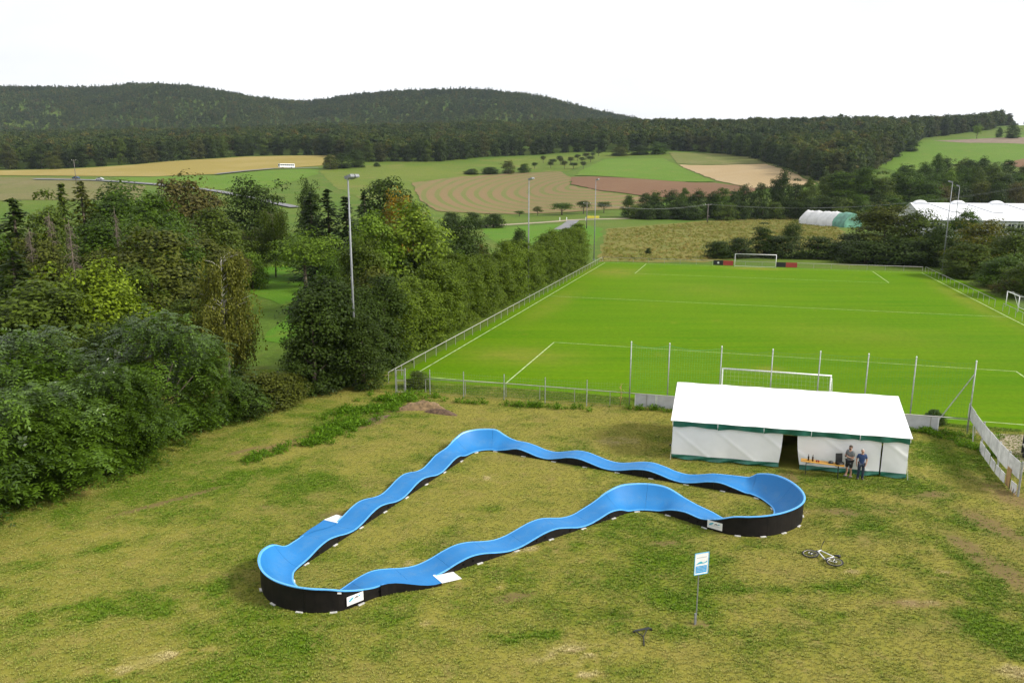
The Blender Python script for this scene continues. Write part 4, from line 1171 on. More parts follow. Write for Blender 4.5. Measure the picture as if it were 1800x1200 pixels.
for i in range(NS):
    s0 = TOT * i / NS + GAP; s1 = TOT * (i + 1) / NS - GAP
    C = [samp(s0 + (s1 - s0) * k / 12) for k in range(13)]
    Q = [k / 10 for k in range(11)]
    mb = MB(); mb.grid([[section(c_, q) for q in Q] for c_ in C])
    for c_ in (C[0], C[-1]):                          # end faces give the joints some depth
        mb.grid([[section(c_, q) for q in Q], [tuple(np.array(section(c_, q)) - (0, 0, .05)) for q in Q]])
    sec = build_rel(mb, 'track_section', M_DECK, track, TO, True, False)
    attr(sec.data, 'wear', [(.5 * math.exp(-(((k % 11) / 10 - .5) / .2) ** 2) if k < 143 else 0) for k in range(len(sec.data.vertices))])
    sec.data.polygons.foreach_set('use_smooth', [k < 120 for k in range(len(sec.data.polygons))])
    for side in (0, 1):
        e = [np.array(section(c_, side)) for c_ in C]
        inn = [np.array(section(c_, abs(side - .06))) for c_ in C]
        P = [[], [], [], []]; W = [[], [], [], []]
        for k in range(13):
            o = e[k] - inn[k]; o[2] = 0; o /= np.linalg.norm(o)
            hi = e[k][2] > .6
            wd = .075 if hi else .035
            P[0].append(inn[k] * .4 + e[k] * .6 + (0, 0, .004)); P[1].append(e[k] + (0, 0, .012)); P[2].append(e[k] + o * wd + (0, 0, .008)); P[3].append(e[k] + o * wd - (0, 0, .03))
            z0 = e[k][2] - .03
            W[0].append(e[k] + o * .012 - (0, 0, .03)); W[1].append((e[k][0] + o[0] * .012, e[k][1] + o[1] * .012, .02))
            W[2].append((e[k][0] - o[0] * .012, e[k][1] - o[1] * .012, .02)); W[3].append(e[k] - o * .012 - (0, 0, .03))
        build_rel(MB().grid(P), 'lit_deck_edge', M_EDGE_LIT, sec, TO, False, True)
        mb = MB().grid([[w_[k] for w_ in W] + [W[0][k]] for k in range(13)])
        mb.add([w_[0] for w_ in W], [(0, 1, 2, 3)]).add([w_[12] for w_ in W], [(0, 1, 2, 3)])
        if e[6][2] > .35 or True:
            build_rel(mb, 'side_panel', M_BLACK, sec, TO, False, True)
        hi = max(x[2] for x in e) > .7
        for k in ((1, 7) if hi else (3,)):
            o = e[k] - inn[k]; o[2] = 0; o /= np.linalg.norm(o)
            dt = e[min(k + 1, 12)] - e[k - 1]
            mb = MB().box((e[k][0] + o[0] * .03, e[k][1] + o[1] * .03, .025), (.27, .13, .035), math.atan2(dt[1], dt[0]))
            build_rel(mb, 'foot', M_FOOT, sec, TO)
        if not hi and max(x[2] for x in e) > .3:      # two grip holes per hump panel, their inner darkness painted as black discs
            for k in (5, 8):
                if e[k][2] < .28: continue
                o = e[k] - inn[k]; o[2] = 0; o /= np.linalg.norm(o)
                dt = e[k + 1] - e[k - 1]
                mb = MB().tube([(e[k][0] + o[0] * .006, e[k][1] + o[1] * .006, e[k][2] * .5), (e[k][0] + o[0] * .03, e[k][1] + o[1] * .03, e[k][2] * .5)], .045, 10)
                build_rel(mb, 'grip_hole', M_GRIP if 'M_GRIP' in globals() else globals().setdefault('M_GRIP', simple('hole_dark', (.003, .003, .003), .9, spec=.1)), sec, TO)
# flared entries and their white ramp plates
def entry(base, d, nrm, s0, s1, fl, zf):
    L1 = []; L2 = []; B2 = []
    for k in range(9):
        s_ = s0 + (s1 - s0) * k / 8; f_ = fl * smooth(k / 8.)
        p_ = np.array(base) + np.array(d) * s_
        z_ = zf(s_)
        L1.append((p_[0] - nrm[0] * .08, p_[1] - nrm[1] * .08, z_ + (.004 if k == 0 else .018))); L2.append((p_[0] + nrm[0] * (f_ + .045), p_[1] + nrm[1] * (f_ + .045), z_ + .018)); B2.append((L2[-1][0], L2[-1][1], .01))
    fl_ = build_rel(MB().grid([L1, L2]), 'entry_flare', M_DECK, track, TO, True)
    mb = MB().grid([L2, B2]); mb.add([L1[-1], L2[-1], B2[-1], (L1[-1][0], L1[-1][1], .01)], [(0, 1, 2, 3)])
    build_rel(mb, 'side_panel', M_BLACK, fl_, TO)
    a = np.array(L1[-1]); q = np.array(L2[-1]); dv = np.array([d[0], d[1], 0]) * .92
    zt = a[2] + .012
    mb = MB().add([(a[0], a[1], zt), (q[0], q[1], zt), (q[0] + dv[0], q[1] + dv[1], .03), (a[0] + dv[0], a[1] + dv[1], .03),
                   (a[0], a[1], zt - .03), (q[0], q[1], zt - .03), (q[0] + dv[0], q[1] + dv[1], .006), (a[0] + dv[0], a[1] + dv[1], .006)],
                  [(0, 1, 2, 3), (7, 6, 5, 4), (0, 4, 5, 1), (1, 5, 6, 2), (2, 6, 7, 3), (3, 7, 4, 0)])
    build_rel(mb, 'entry_plate', M_WPLATE, track, TO)
zf1 = ext([(.0, .46), (.4, .46), (2.35, .12), (4., .4)])
entry((-8.18 + nl_[0] * (TW + .02), 30.31 + nl_[1] * (TW + .02)), dl, nl_, .1, 2.5, .62, zf1)
zf2 = ext([(-12.6, .48), (-12.5, .48), (-10.4, .10), (-8., .4)])
entry((5.22 + .567 * .02, 34.17 - .82 * .02), (.816, .578), (.578, -.816), -12.6, -10.25, .60, zf2)
# logo plates on the outer berm walls
M_TEAL = simple('teal_print', (.03, .36, .50), .5, var=.05); M_INK = simple('black_print', (.01, .01, .012), .5, var=.05); M_GREY = simple('grey_print', (.35, .38, .40), .5, var=.05)
def plate(px, py, wd, ht):
    best = min((s for s in range(len(S)) if S[s, 2] > .35), key=lambda s: (projx(S[s, 0], S[s, 1], S[s, 2] * .5)[0] - px) ** 2 + (projx(S[s, 0], S[s, 1], S[s, 2] * .5)[1] - py) ** 2)
    d = S[(best + 3) % len(S), :2] - S[best - 3, :2]; d /= np.linalg.norm(d)
    o = S[best, :2] - S[best, 3:5]; o /= np.linalg.norm(o)
    if np.cross(d, o) > 0: d = -d                       # d now runs left to right as seen from outside
    c0 = np.array([S[best, 0], S[best, 1], 0]) + np.array([o[0], o[1], 0]) * .055 + np.array([0, 0, min(.52, S[best, 2] * .52)])
    D = np.array([-d[0], -d[1], 0]) if np.cross(o, d) < 0 else np.array([d[0], d[1], 0]); O = np.array([o[0], o[1], 0])
    U = np.array([0, 0, 1.])
    if projx(*(c0 + D * .3))[0] < projx(*(c0 - D * .3))[0]: D = -D
    pt = lambda u, v, e: c0 + D * u * wd + U * v * ht + O * e
    base = build_rel(MB().prism([pt(-.5, -.5, 0), pt(.5, -.5, 0), pt(.5, .5, 0), pt(-.5, .5, 0)], O * .012), 'logo_plate', M_WPLATE, track, TO)
    def shape(poly, mat, nm): build_rel(MB().prism([pt(u, v, .013) for u, v in poly], O * .003), nm, mat, base, TO)
    shape([(-.36 + .19 * math.cos(a) * .75 + .10 * math.sin(a) * .5 + .12, .10 + .16 * math.sin(a) + .10 * math.cos(a)) for a in np.linspace(0, 6.1, 16)], M_TEAL, 'logo_mark')
    shape([(-.07, .02), (.02, .20), (.10, .26), (.20, .12), (.20, .06), (.08, .12)], M_INK, 'logo_mark')
    shape([(.18, .22), (.36, .30), (.26, .10)], M_TEAL, 'logo_mark')
    for k in range(11):
        u = -.34 + k * .062
        shape([(u, -.15), (u + .04, -.15), (u + .04, -.08), (u, -.08)], M_GREY, 'logo_letter')
plate(622, 1051, .70, .36)
plate(1258, 920, .72, .36)
for i, (px, py) in enumerate(((597, 1041),)):
    g = gr(px, py, .85)
    build_rel(MB().box((g[0], g[1] - .05, .85), (.14, .03, .05)), 'label_tag', M_WPLATE, track, TO)

# grass tufts now that the track footprint is known
gx_, gy_, gg = GRASS_PTS
ok = np.ones(len(gx_), bool)
for i in range(0, len(S), 3):
    mx_, my_ = mid[i]
    hw_ = np.hypot(S[i, 0] - S[i, 3], S[i, 1] - S[i, 4]) / 2
    ok &= np.hypot(gx_ - mx_, gy_ - my_) > hw_ + .06
tt0 = np.array([9.28, 42.05]); tex = np.array([.9703, -.242]); tey = np.array([.242, .9703])
su = (gx_ - tt0[0]) * tex[0] + (gy_ - tt0[1]) * tex[1]; sv = (gx_ - tt0[0]) * tey[0] + (gy_ - tt0[1]) * tey[1]
ok &= ~((su > 0) & (su < 12.5) & (sv > .05) & (sv < 6))
gx_, gy_, gg = gx_[ok], gy_[ok], gg[ok]
tp = [tuft_mesh('tuft_a', 1, 9, .055, .07, M_BLADE), tuft_mesh('tuft_b', 2, 11, .045, .09, M_BLADE), tuft_mesh('tuft_c', 3, 8, .07, .05, M_BLADE)]
rr = np.random.default_rng(3)
go = scatter('meadow_grass', np.stack([gx_, gy_, np.full(len(gx_), .004)], 1), tp, rr.uniform(.5, 1.1, len(gx_)) * (.8 + .45 * np.abs(gg)), gg)
go['label'] = 'short mown patchy grass of the meadow'
# ------------------------------------------------------------------ marquee tent
M_CANVAS = simple('white_canvas', (.85, .85, .84), .55, var=.03, scale=1.2, bmp=.05)
M_GREEN = simple('green_tarpaulin', (.012, .12, .075), .35, var=.25, scale=2.)
M_STEEL = simple('galvanised_steel', (.33, .34, .35), .5, .6, var=.2, scale=6)
M_WHITE = simple('white_metal', (.75, .75, .74), .45, var=.08, scale=3)
TL, TD, TE, TR = 12.45, 6.0, 2.32, 3.80
tent = empty('marquee_tent', (9.28, 42.05, 0), math.atan2(-.242, .9703), 'long white marquee tent with green trim behind the track', 'tent')
rs = np.random.default_rng(2)
def wall(s0, s1, seed, flare0=0., flare1=0.):
    nS = max(3, int((s1 - s0) / .09)); nZ = 26
    P = []
    for i in range(nS + 1):
        q = i / nS; row_ = []
        for j in range(nZ + 1):
            z = .26 + (TE - .04 - .26) * j / nZ; h_ = 1 - j / nZ
            s = s0 + (s1 - s0) * q + (flare0 * (1 - q) + flare1 * q) * h_ ** 2 * .5
            wv = .05 * (fbm(np.array([s * 1.1 + seed]), np.array([z * .9]), 4, 3)[0] - .5) + .03 * math.sin(s * 2.9 + z * 1.3 + seed) * h_ + .035 * max(0, 1 - abs((s * .75 + z * 1.0 + seed) % 1.9 - .9) * 7)
            row_.append((s, -.02 - wv - .03 * h_, z))
        P.append(row_)
    o = MB().grid(P).build('wall_panel', M_CANVAS, tent, True)
    # green skirt with an uneven hem
    P2 = []
    for i in range(nS + 1):
        q = i / nS; s = P[i][0][0]; y0 = P[i][0][1]
        hem = .02 + .10 * fbm(np.array([s * .8 + seed]), np.array([3.]), 6, 2)[0]
        P2.append([(s, y0 - .012 - .06 * k / 4 * math.sin(k + s * 4) - .015 * k, .30 + (hem - .30) * k / 4) for k in range(5)])
    MB().grid(P2).build('wall_skirt', M_GREEN, tent, True)
wall(0.0, 6.02, 1., .0, -.25); wall(6.78, 11.09, 2.3, .45, 0); wall(11.17, TL, 3.7, .0, .0)
def roof(y0, y1, seed):
    P = []
    for i in range(61):
        s = -.12 + (TL + .24) * i / 60; row_ = []
        for j in range(17):
            q = j / 16; sag = -.05 * math.sin(math.pi * q) * (1 - .8 * abs(math.cos(math.pi * s / 2.49)) ** 4)
            row_.append((s + .18 * q * (1 - 2 * i / 60) * 1.0, y0 + (y1 - y0) * q, TE + (TR - TE) * q + sag + .012 * math.sin(s * 3 + seed)))
        P.append(row_)
    MB().grid(P).build('roof_panel', M_CANVAS, tent, True)
roof(-.14, TD / 2, 0); roof(TD + .14, TD / 2, 2)
for i in range(5):                                     # scalloped green valance, one per bay
    s0, s1 = 2.49 * i + .015, 2.49 * (i + 1) - .015
    P = []
    for k in range(25):
        q = k / 24; s = s0 + (s1 - s0) * q
        dp = .33 - .07 * abs(math.sin(math.pi * q)) ** .5 * .6 + .03 * math.sin(q * 9 + i)
        P.append([(s, -.165 - .03 * j * math.sin(q * 12 + i * 2) * .5, TE + .0 - dp * j / 3) for j in range(4)])
    MB().grid(P).build('valance', M_GREEN, tent, True)
    MB().box((s0 - .015, -.19, TE - .12), (.035, .02, .2)).build('strap', M_WHITE, tent)
MB().box((TL + .01, -.19, TE - .12), (.035, .02, .2)).build('strap', M_WHITE, tent)
for sx in (.0, TL):                                    # gable ends with an inner fold
    P = []
    for i in range(25):
        y = TD * i / 24; top = TE - .05 + (TR - TE) * (1 - abs(2 * y / TD - 1))
        P.append([(sx + .03 * math.sin(y * 4) * (1 - j / 12), y, .03 + (top - .03) * j / 12) for j in range(13)])
    MB().grid(P).build('gable_wall', M_CANVAS, tent, True)
P = [[(TL * i / 40, TD + .02 * math.sin(i * .9), .03 + (TE - .06) * j / 8) for j in range(9)] for i in range(41)]
MB().grid(P).build('back_wall', M_CANVAS, tent, True)
for i in range(6):
    s = min(TL - .06, max(.06, 2.49 * i))
    for y in (.06, TD - .06): MB().tube([(s, y, 0), (s, y, TE - .07)], .03, 8).build('pole', M_STEEL, tent)
    MB().tube([(s, .06, TE - .1), (s, TD / 2, TR - .12), (s, TD - .06, TE - .1)], .025, 6).build('rafter', M_STEEL, tent)
for s in (0.0, TL):
    MB().tube([(s, -.05, 1.0), (s + (-.05 if s < 1 else .05), -.3, .02)], .008, 5).build('guy_rope', M_WHITE, tent)
MB().box((-.10, .15, .75), (.09, .10, .10)).build('lamp_bracket', simple('black_plastic', (.01, .01, .01), .5), tent)

# ------------------------------------------------------------------ beer table and what lies on it
M_PINE = simple('varnished_pine', (.50, .25, .03), .4, var=.15, scale=4)
M_DKMET = simple('dark_metal', (.03, .035, .035), .5, .3, var=.2)
M_BLK = simple('black_plastic_shell', (.012, .012, .013), .5, var=.2)
tb_a = math.atan2(-.36, .93)
tb = empty('beer_table', (16.95, 39.42, 0), tb_a, 'orange folding beer table against the tent wall', 'table')
for k, y in enumerate((-.165, 0, .165)):
    MB().box((0, y, .765), (2.2, .158, .028)).build('plank', M_PINE, tb)
for s in (-1, 1):
    lg = MB()
    for y in (-.19, .19): lg.tube([(s * .82, y, .75), (s * .82, y, .0)], .018, 6)
    lg.bar((s * .82, -.19, .14), (s * .82, .19, .14), .02, .03); lg.bar((s * .82, 0, .6), (s * .45, 0, .745), .02, .02)
    lg.build('leg', M_DKMET, tb)
def on_table(u, v, z=.78):
    ca, sa = math.cos(tb_a), math.sin(tb_a)
    return (16.95 + u * ca - v * sa, 39.42 + u * sa + v * ca, z)
def bottle(u, v, h_, rad, col, lab, nm='bottle'):
    e = empty(nm, on_table(u, v), 0, lab, 'bottle')
    mt = simple('bottle_' + nm, col, .25)
    MB().tube([(0, 0, 0), (0, 0, h_ * .6), (0, 0, h_ * .76), (0, 0, h_ * .97)], [rad, rad, rad * .4, rad * .38], 12).build('body', mt, e, True)
    MB().tube([(0, 0, h_ * .97), (0, 0, h_)], rad * .5, 10).build('cap', M_BLK, e)
bottle(-.72, .05, .34, .045, (.02, .012, .01), 'short dark bottle at the left end of the beer table')
bottle(-.50, -.02, .38, .045, (.035, .01, .008), 'tall dark bottle second on the beer table')
M_REDP = simple('red_plastic', (.30, .02, .02), .4)
for k, u in enumerate((-.30, -.20)):
    e = empty('cup', on_table(u, -.05), 0, 'left small dark red cup on the beer table' if k == 0 else 'right small dark red cup on the beer table', 'cup')
    MB().tube([(0, 0, 0), (0, 0, .09)], [.035, .045], 10).build('body', M_REDP, e, True)
    MB().ring((0, 0, .09), (0, 0, 1), .045, .005, 12, 5).build('rim', M_BLK, e)
# cycling helmet and gloves heap
e = empty('bike_helmet', on_table(.42, .02), .4, 'black bike helmet lying on the middle of the beer table', 'helmet')
P = [[(.13 * math.cos(a) * math.cos(el) * 1.15, .11 * math.sin(a) * math.cos(el), .15 * math.sin(el)) for el in np.linspace(0, 1.5, 7)] for a in np.linspace(0, 6.2832, 17)]
MB().grid(P).build('shell', M_BLK, e, True)
for k in (-1, 0, 1): MB().bar((-.11, k * .045, .105 - abs(k) * .01), (.11, k * .045, .105 - abs(k) * .01), .014, .03).build('rib', M_DKMET, e)
MB().tube([(.08, .1, .02), (.1, .14, -.0), (-.02, .13, .0)], .008, 5).build('strap', M_DKMET, e)
e = empty('equipment_case', on_table(.86, .02), .05, 'black upright equipment case at the right end of the beer table', 'case')
MB().box((0, 0, .07), (.36, .28, .14)).build('base', M_BLK, e)
MB().box((0, .13, .36), (.36, .04, .42), Matrix.Rotation(-.12, 3, 'X')).build('lid', M_BLK, e)
MB().tube([(-.08, -.15, .09), (-.08, -.18, .09), (.08, -.18, .09), (.08, -.15, .09)], .009, 6).build('handle', M_STEEL, e)

# ------------------------------------------------------------------ people
M_SKIN = simple('skin', (.42, .235, .16), .55, var=.06, scale=10)
def skin_obj(name, J, E, mat, parent, root, sub=2):
    names = list(J); idx = {k: i for i, k in enumerate(names)}
    me = bpy.data.meshes.new(name)
    me.from_pydata([J[k][0] for k in names], [(idx[a], idx[b]) for a, b in E], [])
    me.materials.append(mat)
    o = link(name, me, parent)
    md = o.modifiers.new('skin', 'SKIN'); md.use_smooth_shade = True
    me.skin_vertices.new() if not me.skin_vertices else None
    sk = me.skin_vertices[0].data
    for i, k in enumerate(names):
        rr_ = J[k][1]; sk[i].radius = rr_ if hasattr(rr_, '__len__') else (rr_, rr_)
        sk[i].use_root = (k == root)
    s2 = o.modifiers.new('sub', 'SUBSURF'); s2.levels = sub; s2.render_levels = sub
    return o
def hand(J, E, side, wrist, d, spread, curl):
    """palm and five bent fingers beyond the wrist joint"""
    w_ = Vector(J[wrist][0]); d = Vector(d).normalized(); sp = Vector(spread).normalized(); cu = Vector(curl).normalized()
    pm = w_ + d * .055
    J[side + 'palm'] = (tuple(pm), (.036, .020)); E.append((wrist, side + 'palm'))
    for i, ln in enumerate((.075, .085, .08, .065)):
        k0 = pm + d * .04 + sp * (.030 - i * .02); k1 = k0 + d * ln * .5 + cu * ln * .2; k2 = k1 + d * ln * .25 + cu * ln * .4
        for nm, q, rr_ in (('a', k0, .0095), ('b', k1, .009), ('c', k2, .008)): J['%sf%d%s' % (side, i, nm)] = (tuple(q), rr_)
        E += [(side + 'palm', '%sf%da' % (side, i)), ('%sf%da' % (side, i), '%sf%db' % (side, i)), ('%sf%db' % (side, i), '%sf%dc' % (side, i))]
    t0 = pm - d * .01 + sp * .04; t1 = t0 + d * .035 + sp * .018 + cu * .015
    J[side + 'ta'] = (tuple(t0), .011); J[side + 'tb'] = (tuple(t1), .009)
    E += [(side + 'palm', side + 'ta'), (side + 'ta', side + 'tb')]
def person(loc, rz, hgt_, label, pose, shirt, trousers, shorts, shoe, hair, haircol, beard=None):
    e = empty('person', loc, rz, label, 'person'); s = hgt_ / 1.78; e.scale = (s, s, s)
    # facing -Y, left hand side +X
    L, Rr = pose['L'], pose['R']
    J = {'pel': ((0, 0, .96), (.15, .11)), 'waist': ((0, 0, 1.12), (.145, .105)), 'chest': ((0, .01, 1.33), (.165, .115)), 'neckb': ((0, .01, 1.48), (.07, .06)), 'neck': ((0, -.01, 1.55), (.055, .055)),
         'chin': ((0, -.035, 1.60), (.058, .07)), 'head': ((0, -.02, 1.68), (.075, .095)), 'crown': ((0, .0, 1.745), (.055, .07)),
         'nose': ((0, -.125, 1.655), (.012, .014))}
    E = [('pel', 'waist'), ('waist', 'chest'), ('chest', 'neckb'), ('neckb', 'neck'), ('neck', 'chin'), ('chin', 'head'), ('head', 'crown'), ('head', 'nose')]
    for sd, A, sx in (('l', L, 1), ('r', Rr, -1)):
        J[sd + 'sh'] = ((sx * .185, .01, 1.43), .062); J[sd + 'el'] = (A['el'], .045); J[sd + 'wr'] = (A['wr'], .029)
        E += [('chest', sd + 'sh'), (sd + 'sh', sd + 'el'), (sd + 'el', sd + 'wr')]
        hand(J, E, sd, sd + 'wr', A['d'], A['s'], A['c'])
        J[sd + 'hip'] = ((sx * .095, 0, .90), .092); J[sd + 'kn'] = ((sx * A.get('kx', .11), A.get('ky', -.02), .50), .058); J[sd + 'an'] = ((sx * A.get('ax', .12), A.get('ay', .02), .09), .038)
        J[sd + 'cf'] = ((sx * (.115), .02, .34), .056)
        J[sd + 'toe'] = ((sx * A.get('ax', .12) * 1.15, A.get('ay', .02) - .16, .035), (.036, .026)); J[sd + 'heel'] = ((sx * A.get('ax', .12), A.get('ay', .02) + .04, .04), .034)
        J[sd + 'ear'] = ((sx * .086, -.005, 1.66), (.012, .022))
        E += [('pel', sd + 'hip'), (sd + 'hip', sd + 'kn'), (sd + 'kn', sd + 'cf'), (sd + 'cf', sd + 'an'), (sd + 'an', sd + 'toe'), (sd + 'an', sd + 'heel'), ('head', sd + 'ear')]
    skin_obj('body', J, E, M_SKIN, e, 'pel')
    g = .014
    def grow(keys, dg=g, over=None):
        D = {}
        for k in keys:
            p_, rr_ = J[k]; D[k] = (p_, tuple(q + dg for q in rr_) if hasattr(rr_, '__len__') else rr_ + dg)
        if over: D.update(over)
        return D
    # shirt with short sleeves
    D = grow(['pel', 'waist', 'chest', 'lsh', 'rsh'], .018); D['pel'] = ((0, 0, .95), (.168, .128)); D['coll'] = ((0, .01, 1.47), (.085, .075)); D['hem'] = ((0, 0, .86), (.165, .13))
    for sd in 'lr':
        a = Vector(J[sd + 'sh'][0]); q = Vector(J[sd + 'el'][0]); D[sd + 'sl'] = (tuple(a.lerp(q, .75)), .066)
    skin_obj('shirt', D, [('hem', 'pel'), ('pel', 'waist'), ('waist', 'chest'), ('chest', 'coll'), ('chest', 'lsh'), ('chest', 'rsh'), ('lsh', 'lsl'), ('rsh', 'rsl')], simple('shirt_cloth', shirt, .85, var=.15, scale=8), e, 'pel')
    D = grow(['lhip', 'rhip'], .018, {'pel': ((0, 0, .93), (.16, .122))}); Ed = [('pel', 'lhip'), ('pel', 'rhip')]
    for sd in 'lr':
        a = Vector(J[sd + 'hip'][0]); q = Vector(J[sd + 'kn'][0])
        if shorts:
            D[sd + 'm'] = (tuple(a.lerp(q, .55)), .098); D[sd + 'b'] = (tuple(a.lerp(q, .95)), .088); Ed += [(sd + 'hip', sd + 'm'), (sd + 'm', sd + 'b')]
        else:
            D[sd + 'k'] = (tuple(q), .082); D[sd + 'a'] = ((J[sd + 'an'][0][0], J[sd + 'an'][0][1], .06), .078); Ed += [(sd + 'hip', sd + 'k'), (sd + 'k', sd + 'a')]
    skin_obj('trousers' if not shorts else 'shorts', D, Ed, simple('trouser_cloth', trousers, .85, var=.2, scale=8), e, 'pel')
    for sd in 'lr':
        D = grow([sd + 'an', sd + 'toe', sd + 'heel'], .026); D[sd + 'an'] = ((J[sd + 'an'][0][0], J[sd + 'an'][0][1], .085), .062)
        skin_obj('shoe', D, [(sd + 'an', sd + 'toe'), (sd + 'an', sd + 'heel')], simple('shoe_leather', shoe, .6), e, sd + 'an')
    hm = simple('hair', haircol, .8, var=.3, scale=20)
    P = []
    for a in np.linspace(0, 6.2832, 21):
        row_ = []
        for el in np.linspace(hair if math.sin(a) < .2 else -.55, 1.57, 7):
            row_.append((.094 * math.cos(a) * math.cos(el), -.012 + .112 * math.sin(a) * math.cos(el), 1.675 + .118 * math.sin(el)))
        P.append(row_)
    MB().grid(P).build('hair', hm, e, True)
    if beard:
        P = [[(.07 * math.cos(a) * math.cos(el) * 1.05, -.035 + .10 * math.sin(a) * math.cos(el), 1.60 + .06 * math.sin(el)) for el in np.linspace(-1.3, .3, 5)] for a in np.linspace(3.3, 6.1, 11)]
        MB().grid(P).build('beard', simple('beard_hair', beard, .9), e, True)
    em = simple('eye', (.02, .018, .015), .3)
    for sx in (-1, 1): MB().ring((sx * .033, -.108, 1.678), (0, 1, 0), .006, .006, 8, 5).build('eye', em, e)
    MB().bar((-.022, -.118, 1.618), (.022, -.118, 1.618), .008, .008).build('mouth', simple('lips', (.30, .12, .10), .5), e)
    return e
poseA = {'L': dict(el=(.25, -.06, 1.14), wr=(.10, -.26, 1.20), d=(-.5, -.55, .35), s=(0, -.2, 1), c=(-.6, .5, 0), ax=.11),
         'R': dict(el=(-.25, -.04, 1.15), wr=(-.10, -.25, 1.19), d=(.4, -.6, .4), s=(0, -.2, 1), c=(.6, .4, 0), ax=.13, ay=-.06, ky=-.07)}
pa = person((18.35, 39.24, 0), R(-62), 1.82, 'man in grey t-shirt and black shorts looking at a phone by the tent', poseA, (.16, .17, .17), (.012, .012, .013), True, (.10, .09, .08), .25, (.05, .032, .02), (.05, .03, .02))
ph = empty('mobile_phone', (18.35 - .30 * 1.0, 39.24 - .02, 1.30), R(-62), 'dark mobile phone held in the hands of the man in grey', 'phone')
hp = Matrix.Rotation(R(-62), 4, 'Z') @ Vector((0, -.34, 1.27)) * 1.02
ph.location = (18.35 + hp.x, 39.24 + hp.y, hp.z)
MB().box((0, 0, 0), (.075, .012, .15), Matrix.Rotation(-.6, 3, 'X')).build('case', M_BLK, ph)
MB().box((0, .005, .004), (.066, .004, .138), Matrix.Rotation(-.6, 3, 'X')).build('screen', simple('screen_glass', (.02, .025, .03), .1), ph)
poseB = {'L': dict(el=(.27, .02, 1.14), wr=(.20, -.12, .93), d=(-.35, -.2, -.9), s=(0, -1, 0), c=(-.8, 0, -.2), ax=.11),
         'R': dict(el=(-.28, .03, 1.15), wr=(-.26, -.02, .90), d=(.05, -.1, -1), s=(0, -1, 0), c=(.6, 0, -.2), ax=.13)}
person((18.85, 38.92, 0), R(-12), 1.72, 'man in navy blue polo shirt and jeans standing right of the man in grey', poseB, (.022, .05, .14), (.022, .032, .055), False, (.05, .045, .04), .75, (.45, .40, .34))
# ------------------------------------------------------------------ floodlight masts
M_MAST = simple('mast_steel', (.24, .25, .26), .6, .3, var=.15, scale=2)
M_LAMPG = simple('lamp_glass', (.45, .47, .48), .2, var=.05)
def mast(x, y, h_, rz, label, rungs=True, lamps=1):
    e = empty('floodlight_mast', (x, y, hgt(x, y)), rz, label, 'floodlight mast', 'floodlight masts round the pitch')
    MB().tube([(0, 0, 0), (0, 0, h_ * .5), (0, 0, h_)], [.115, .085, .055], 10).build('mast', M_MAST, e, True)
    MB().box((0, 0, .08), (.5, .5, .16)).build('base', M_STEEL, e)
    if rungs:
        for k in range(int(h_ / .85) - 3):
            z = 2.6 + k * .85; s = 1 if k % 2 else -1
            MB().tube([(s * .06, 0, z), (s * .26, 0, z)], .014, 5).build('rung', M_STEEL, e)
    MB().bar((-.55, .1, h_ + .02), (.55, .1, h_ + .02), .07, .07).build('crossarm', M_MAST, e)
    for k in range(lamps):
        u = (k - (lamps - 1) / 2) * .75
        lp = MB().box((u, .33, h_ + .20), (.62, .55, .20), Matrix.Rotation(.35, 3, 'X')).build('lamp_housing', M_MAST, e)
        MB().box((u, .35, h_ + .085), (.54, .46, .02), Matrix.Rotation(.35, 3, 'X')).build('lamp_glass', M_LAMPG, lp)
rzp = PSI
for v, lab in ((-4., 'nearest floodlight mast with climbing rungs above the hedge'), (47., 'middle floodlight mast on the hedge side of the pitch'), (97.6, 'farthest floodlight mast beyond the end of the hedge')):
    x, y, _ = PU(-31.2, v); mast(x, y, 15.8, rzp - math.pi / 2, lab, True, 2)
mast(78.9, 139.9, 15.6, rzp + math.pi / 2, 'taller of the two far right floodlight masts at the pitch corner', False, 2)
p = at(1687, 328, 168); mast(p[0], p[1], p[2], rzp + math.pi / 2, 'shorter far right floodlight mast in front of the white hall', False, 1)

# ------------------------------------------------------------------ rails round the pitch
M_RAIL = simple('rail_tube', (.36, .35, .33), .5, .2, var=.15, scale=3)
def rail(pts, z, step, label, gaps=()):
    e = empty('pitch_rail', (pts[0][0], pts[0][1], 0), 0, label, 'rail')
    org = (pts[0][0], pts[0][1], 0)
    P = [Vector((p_[0], p_[1], z)) for p_ in pts]
    build_rel(MB().tube(P, .032, 8), 'top_rail', M_RAIL, e, org, True)
    for i in range(len(P) - 1):
        n_ = max(1, round((P[i + 1] - P[i]).length / step))
        for k in range(n_ + (i == len(P) - 2)):
            q = P[i].lerp(P[i + 1], k / n_)
            build_rel(MB().tube([(q.x, q.y, 0), (q.x, q.y, z)], .026, 6), 'post', M_RAIL, e, org)
    return e
rail([PU(-29.1, -2.6), PU(-29.1, 95.2)], .88, 2.5, 'long pale rail along the left touchline in front of the hedge')
rail([PU(-29.0, 95.4), PU(28.6, 95.4)], .88, 3., 'low rail behind the far goal')
rail([PU(28.9, 94.6), PU(28.9, 54.6)], 1.0, 2.5, 'rail along the right touchline up to the training goal')
rail([PU(28.9, 51.4), PU(28.9, 30)], 1.0, 2.5, 'rail along the right touchline nearer than the training goal')
rail([PU(-25.2, -4.3), PU(-19, -3.75), PU(12, -3.4)], 1.06, 2.5, 'pale rail behind the near goal line, between fence and pitch')

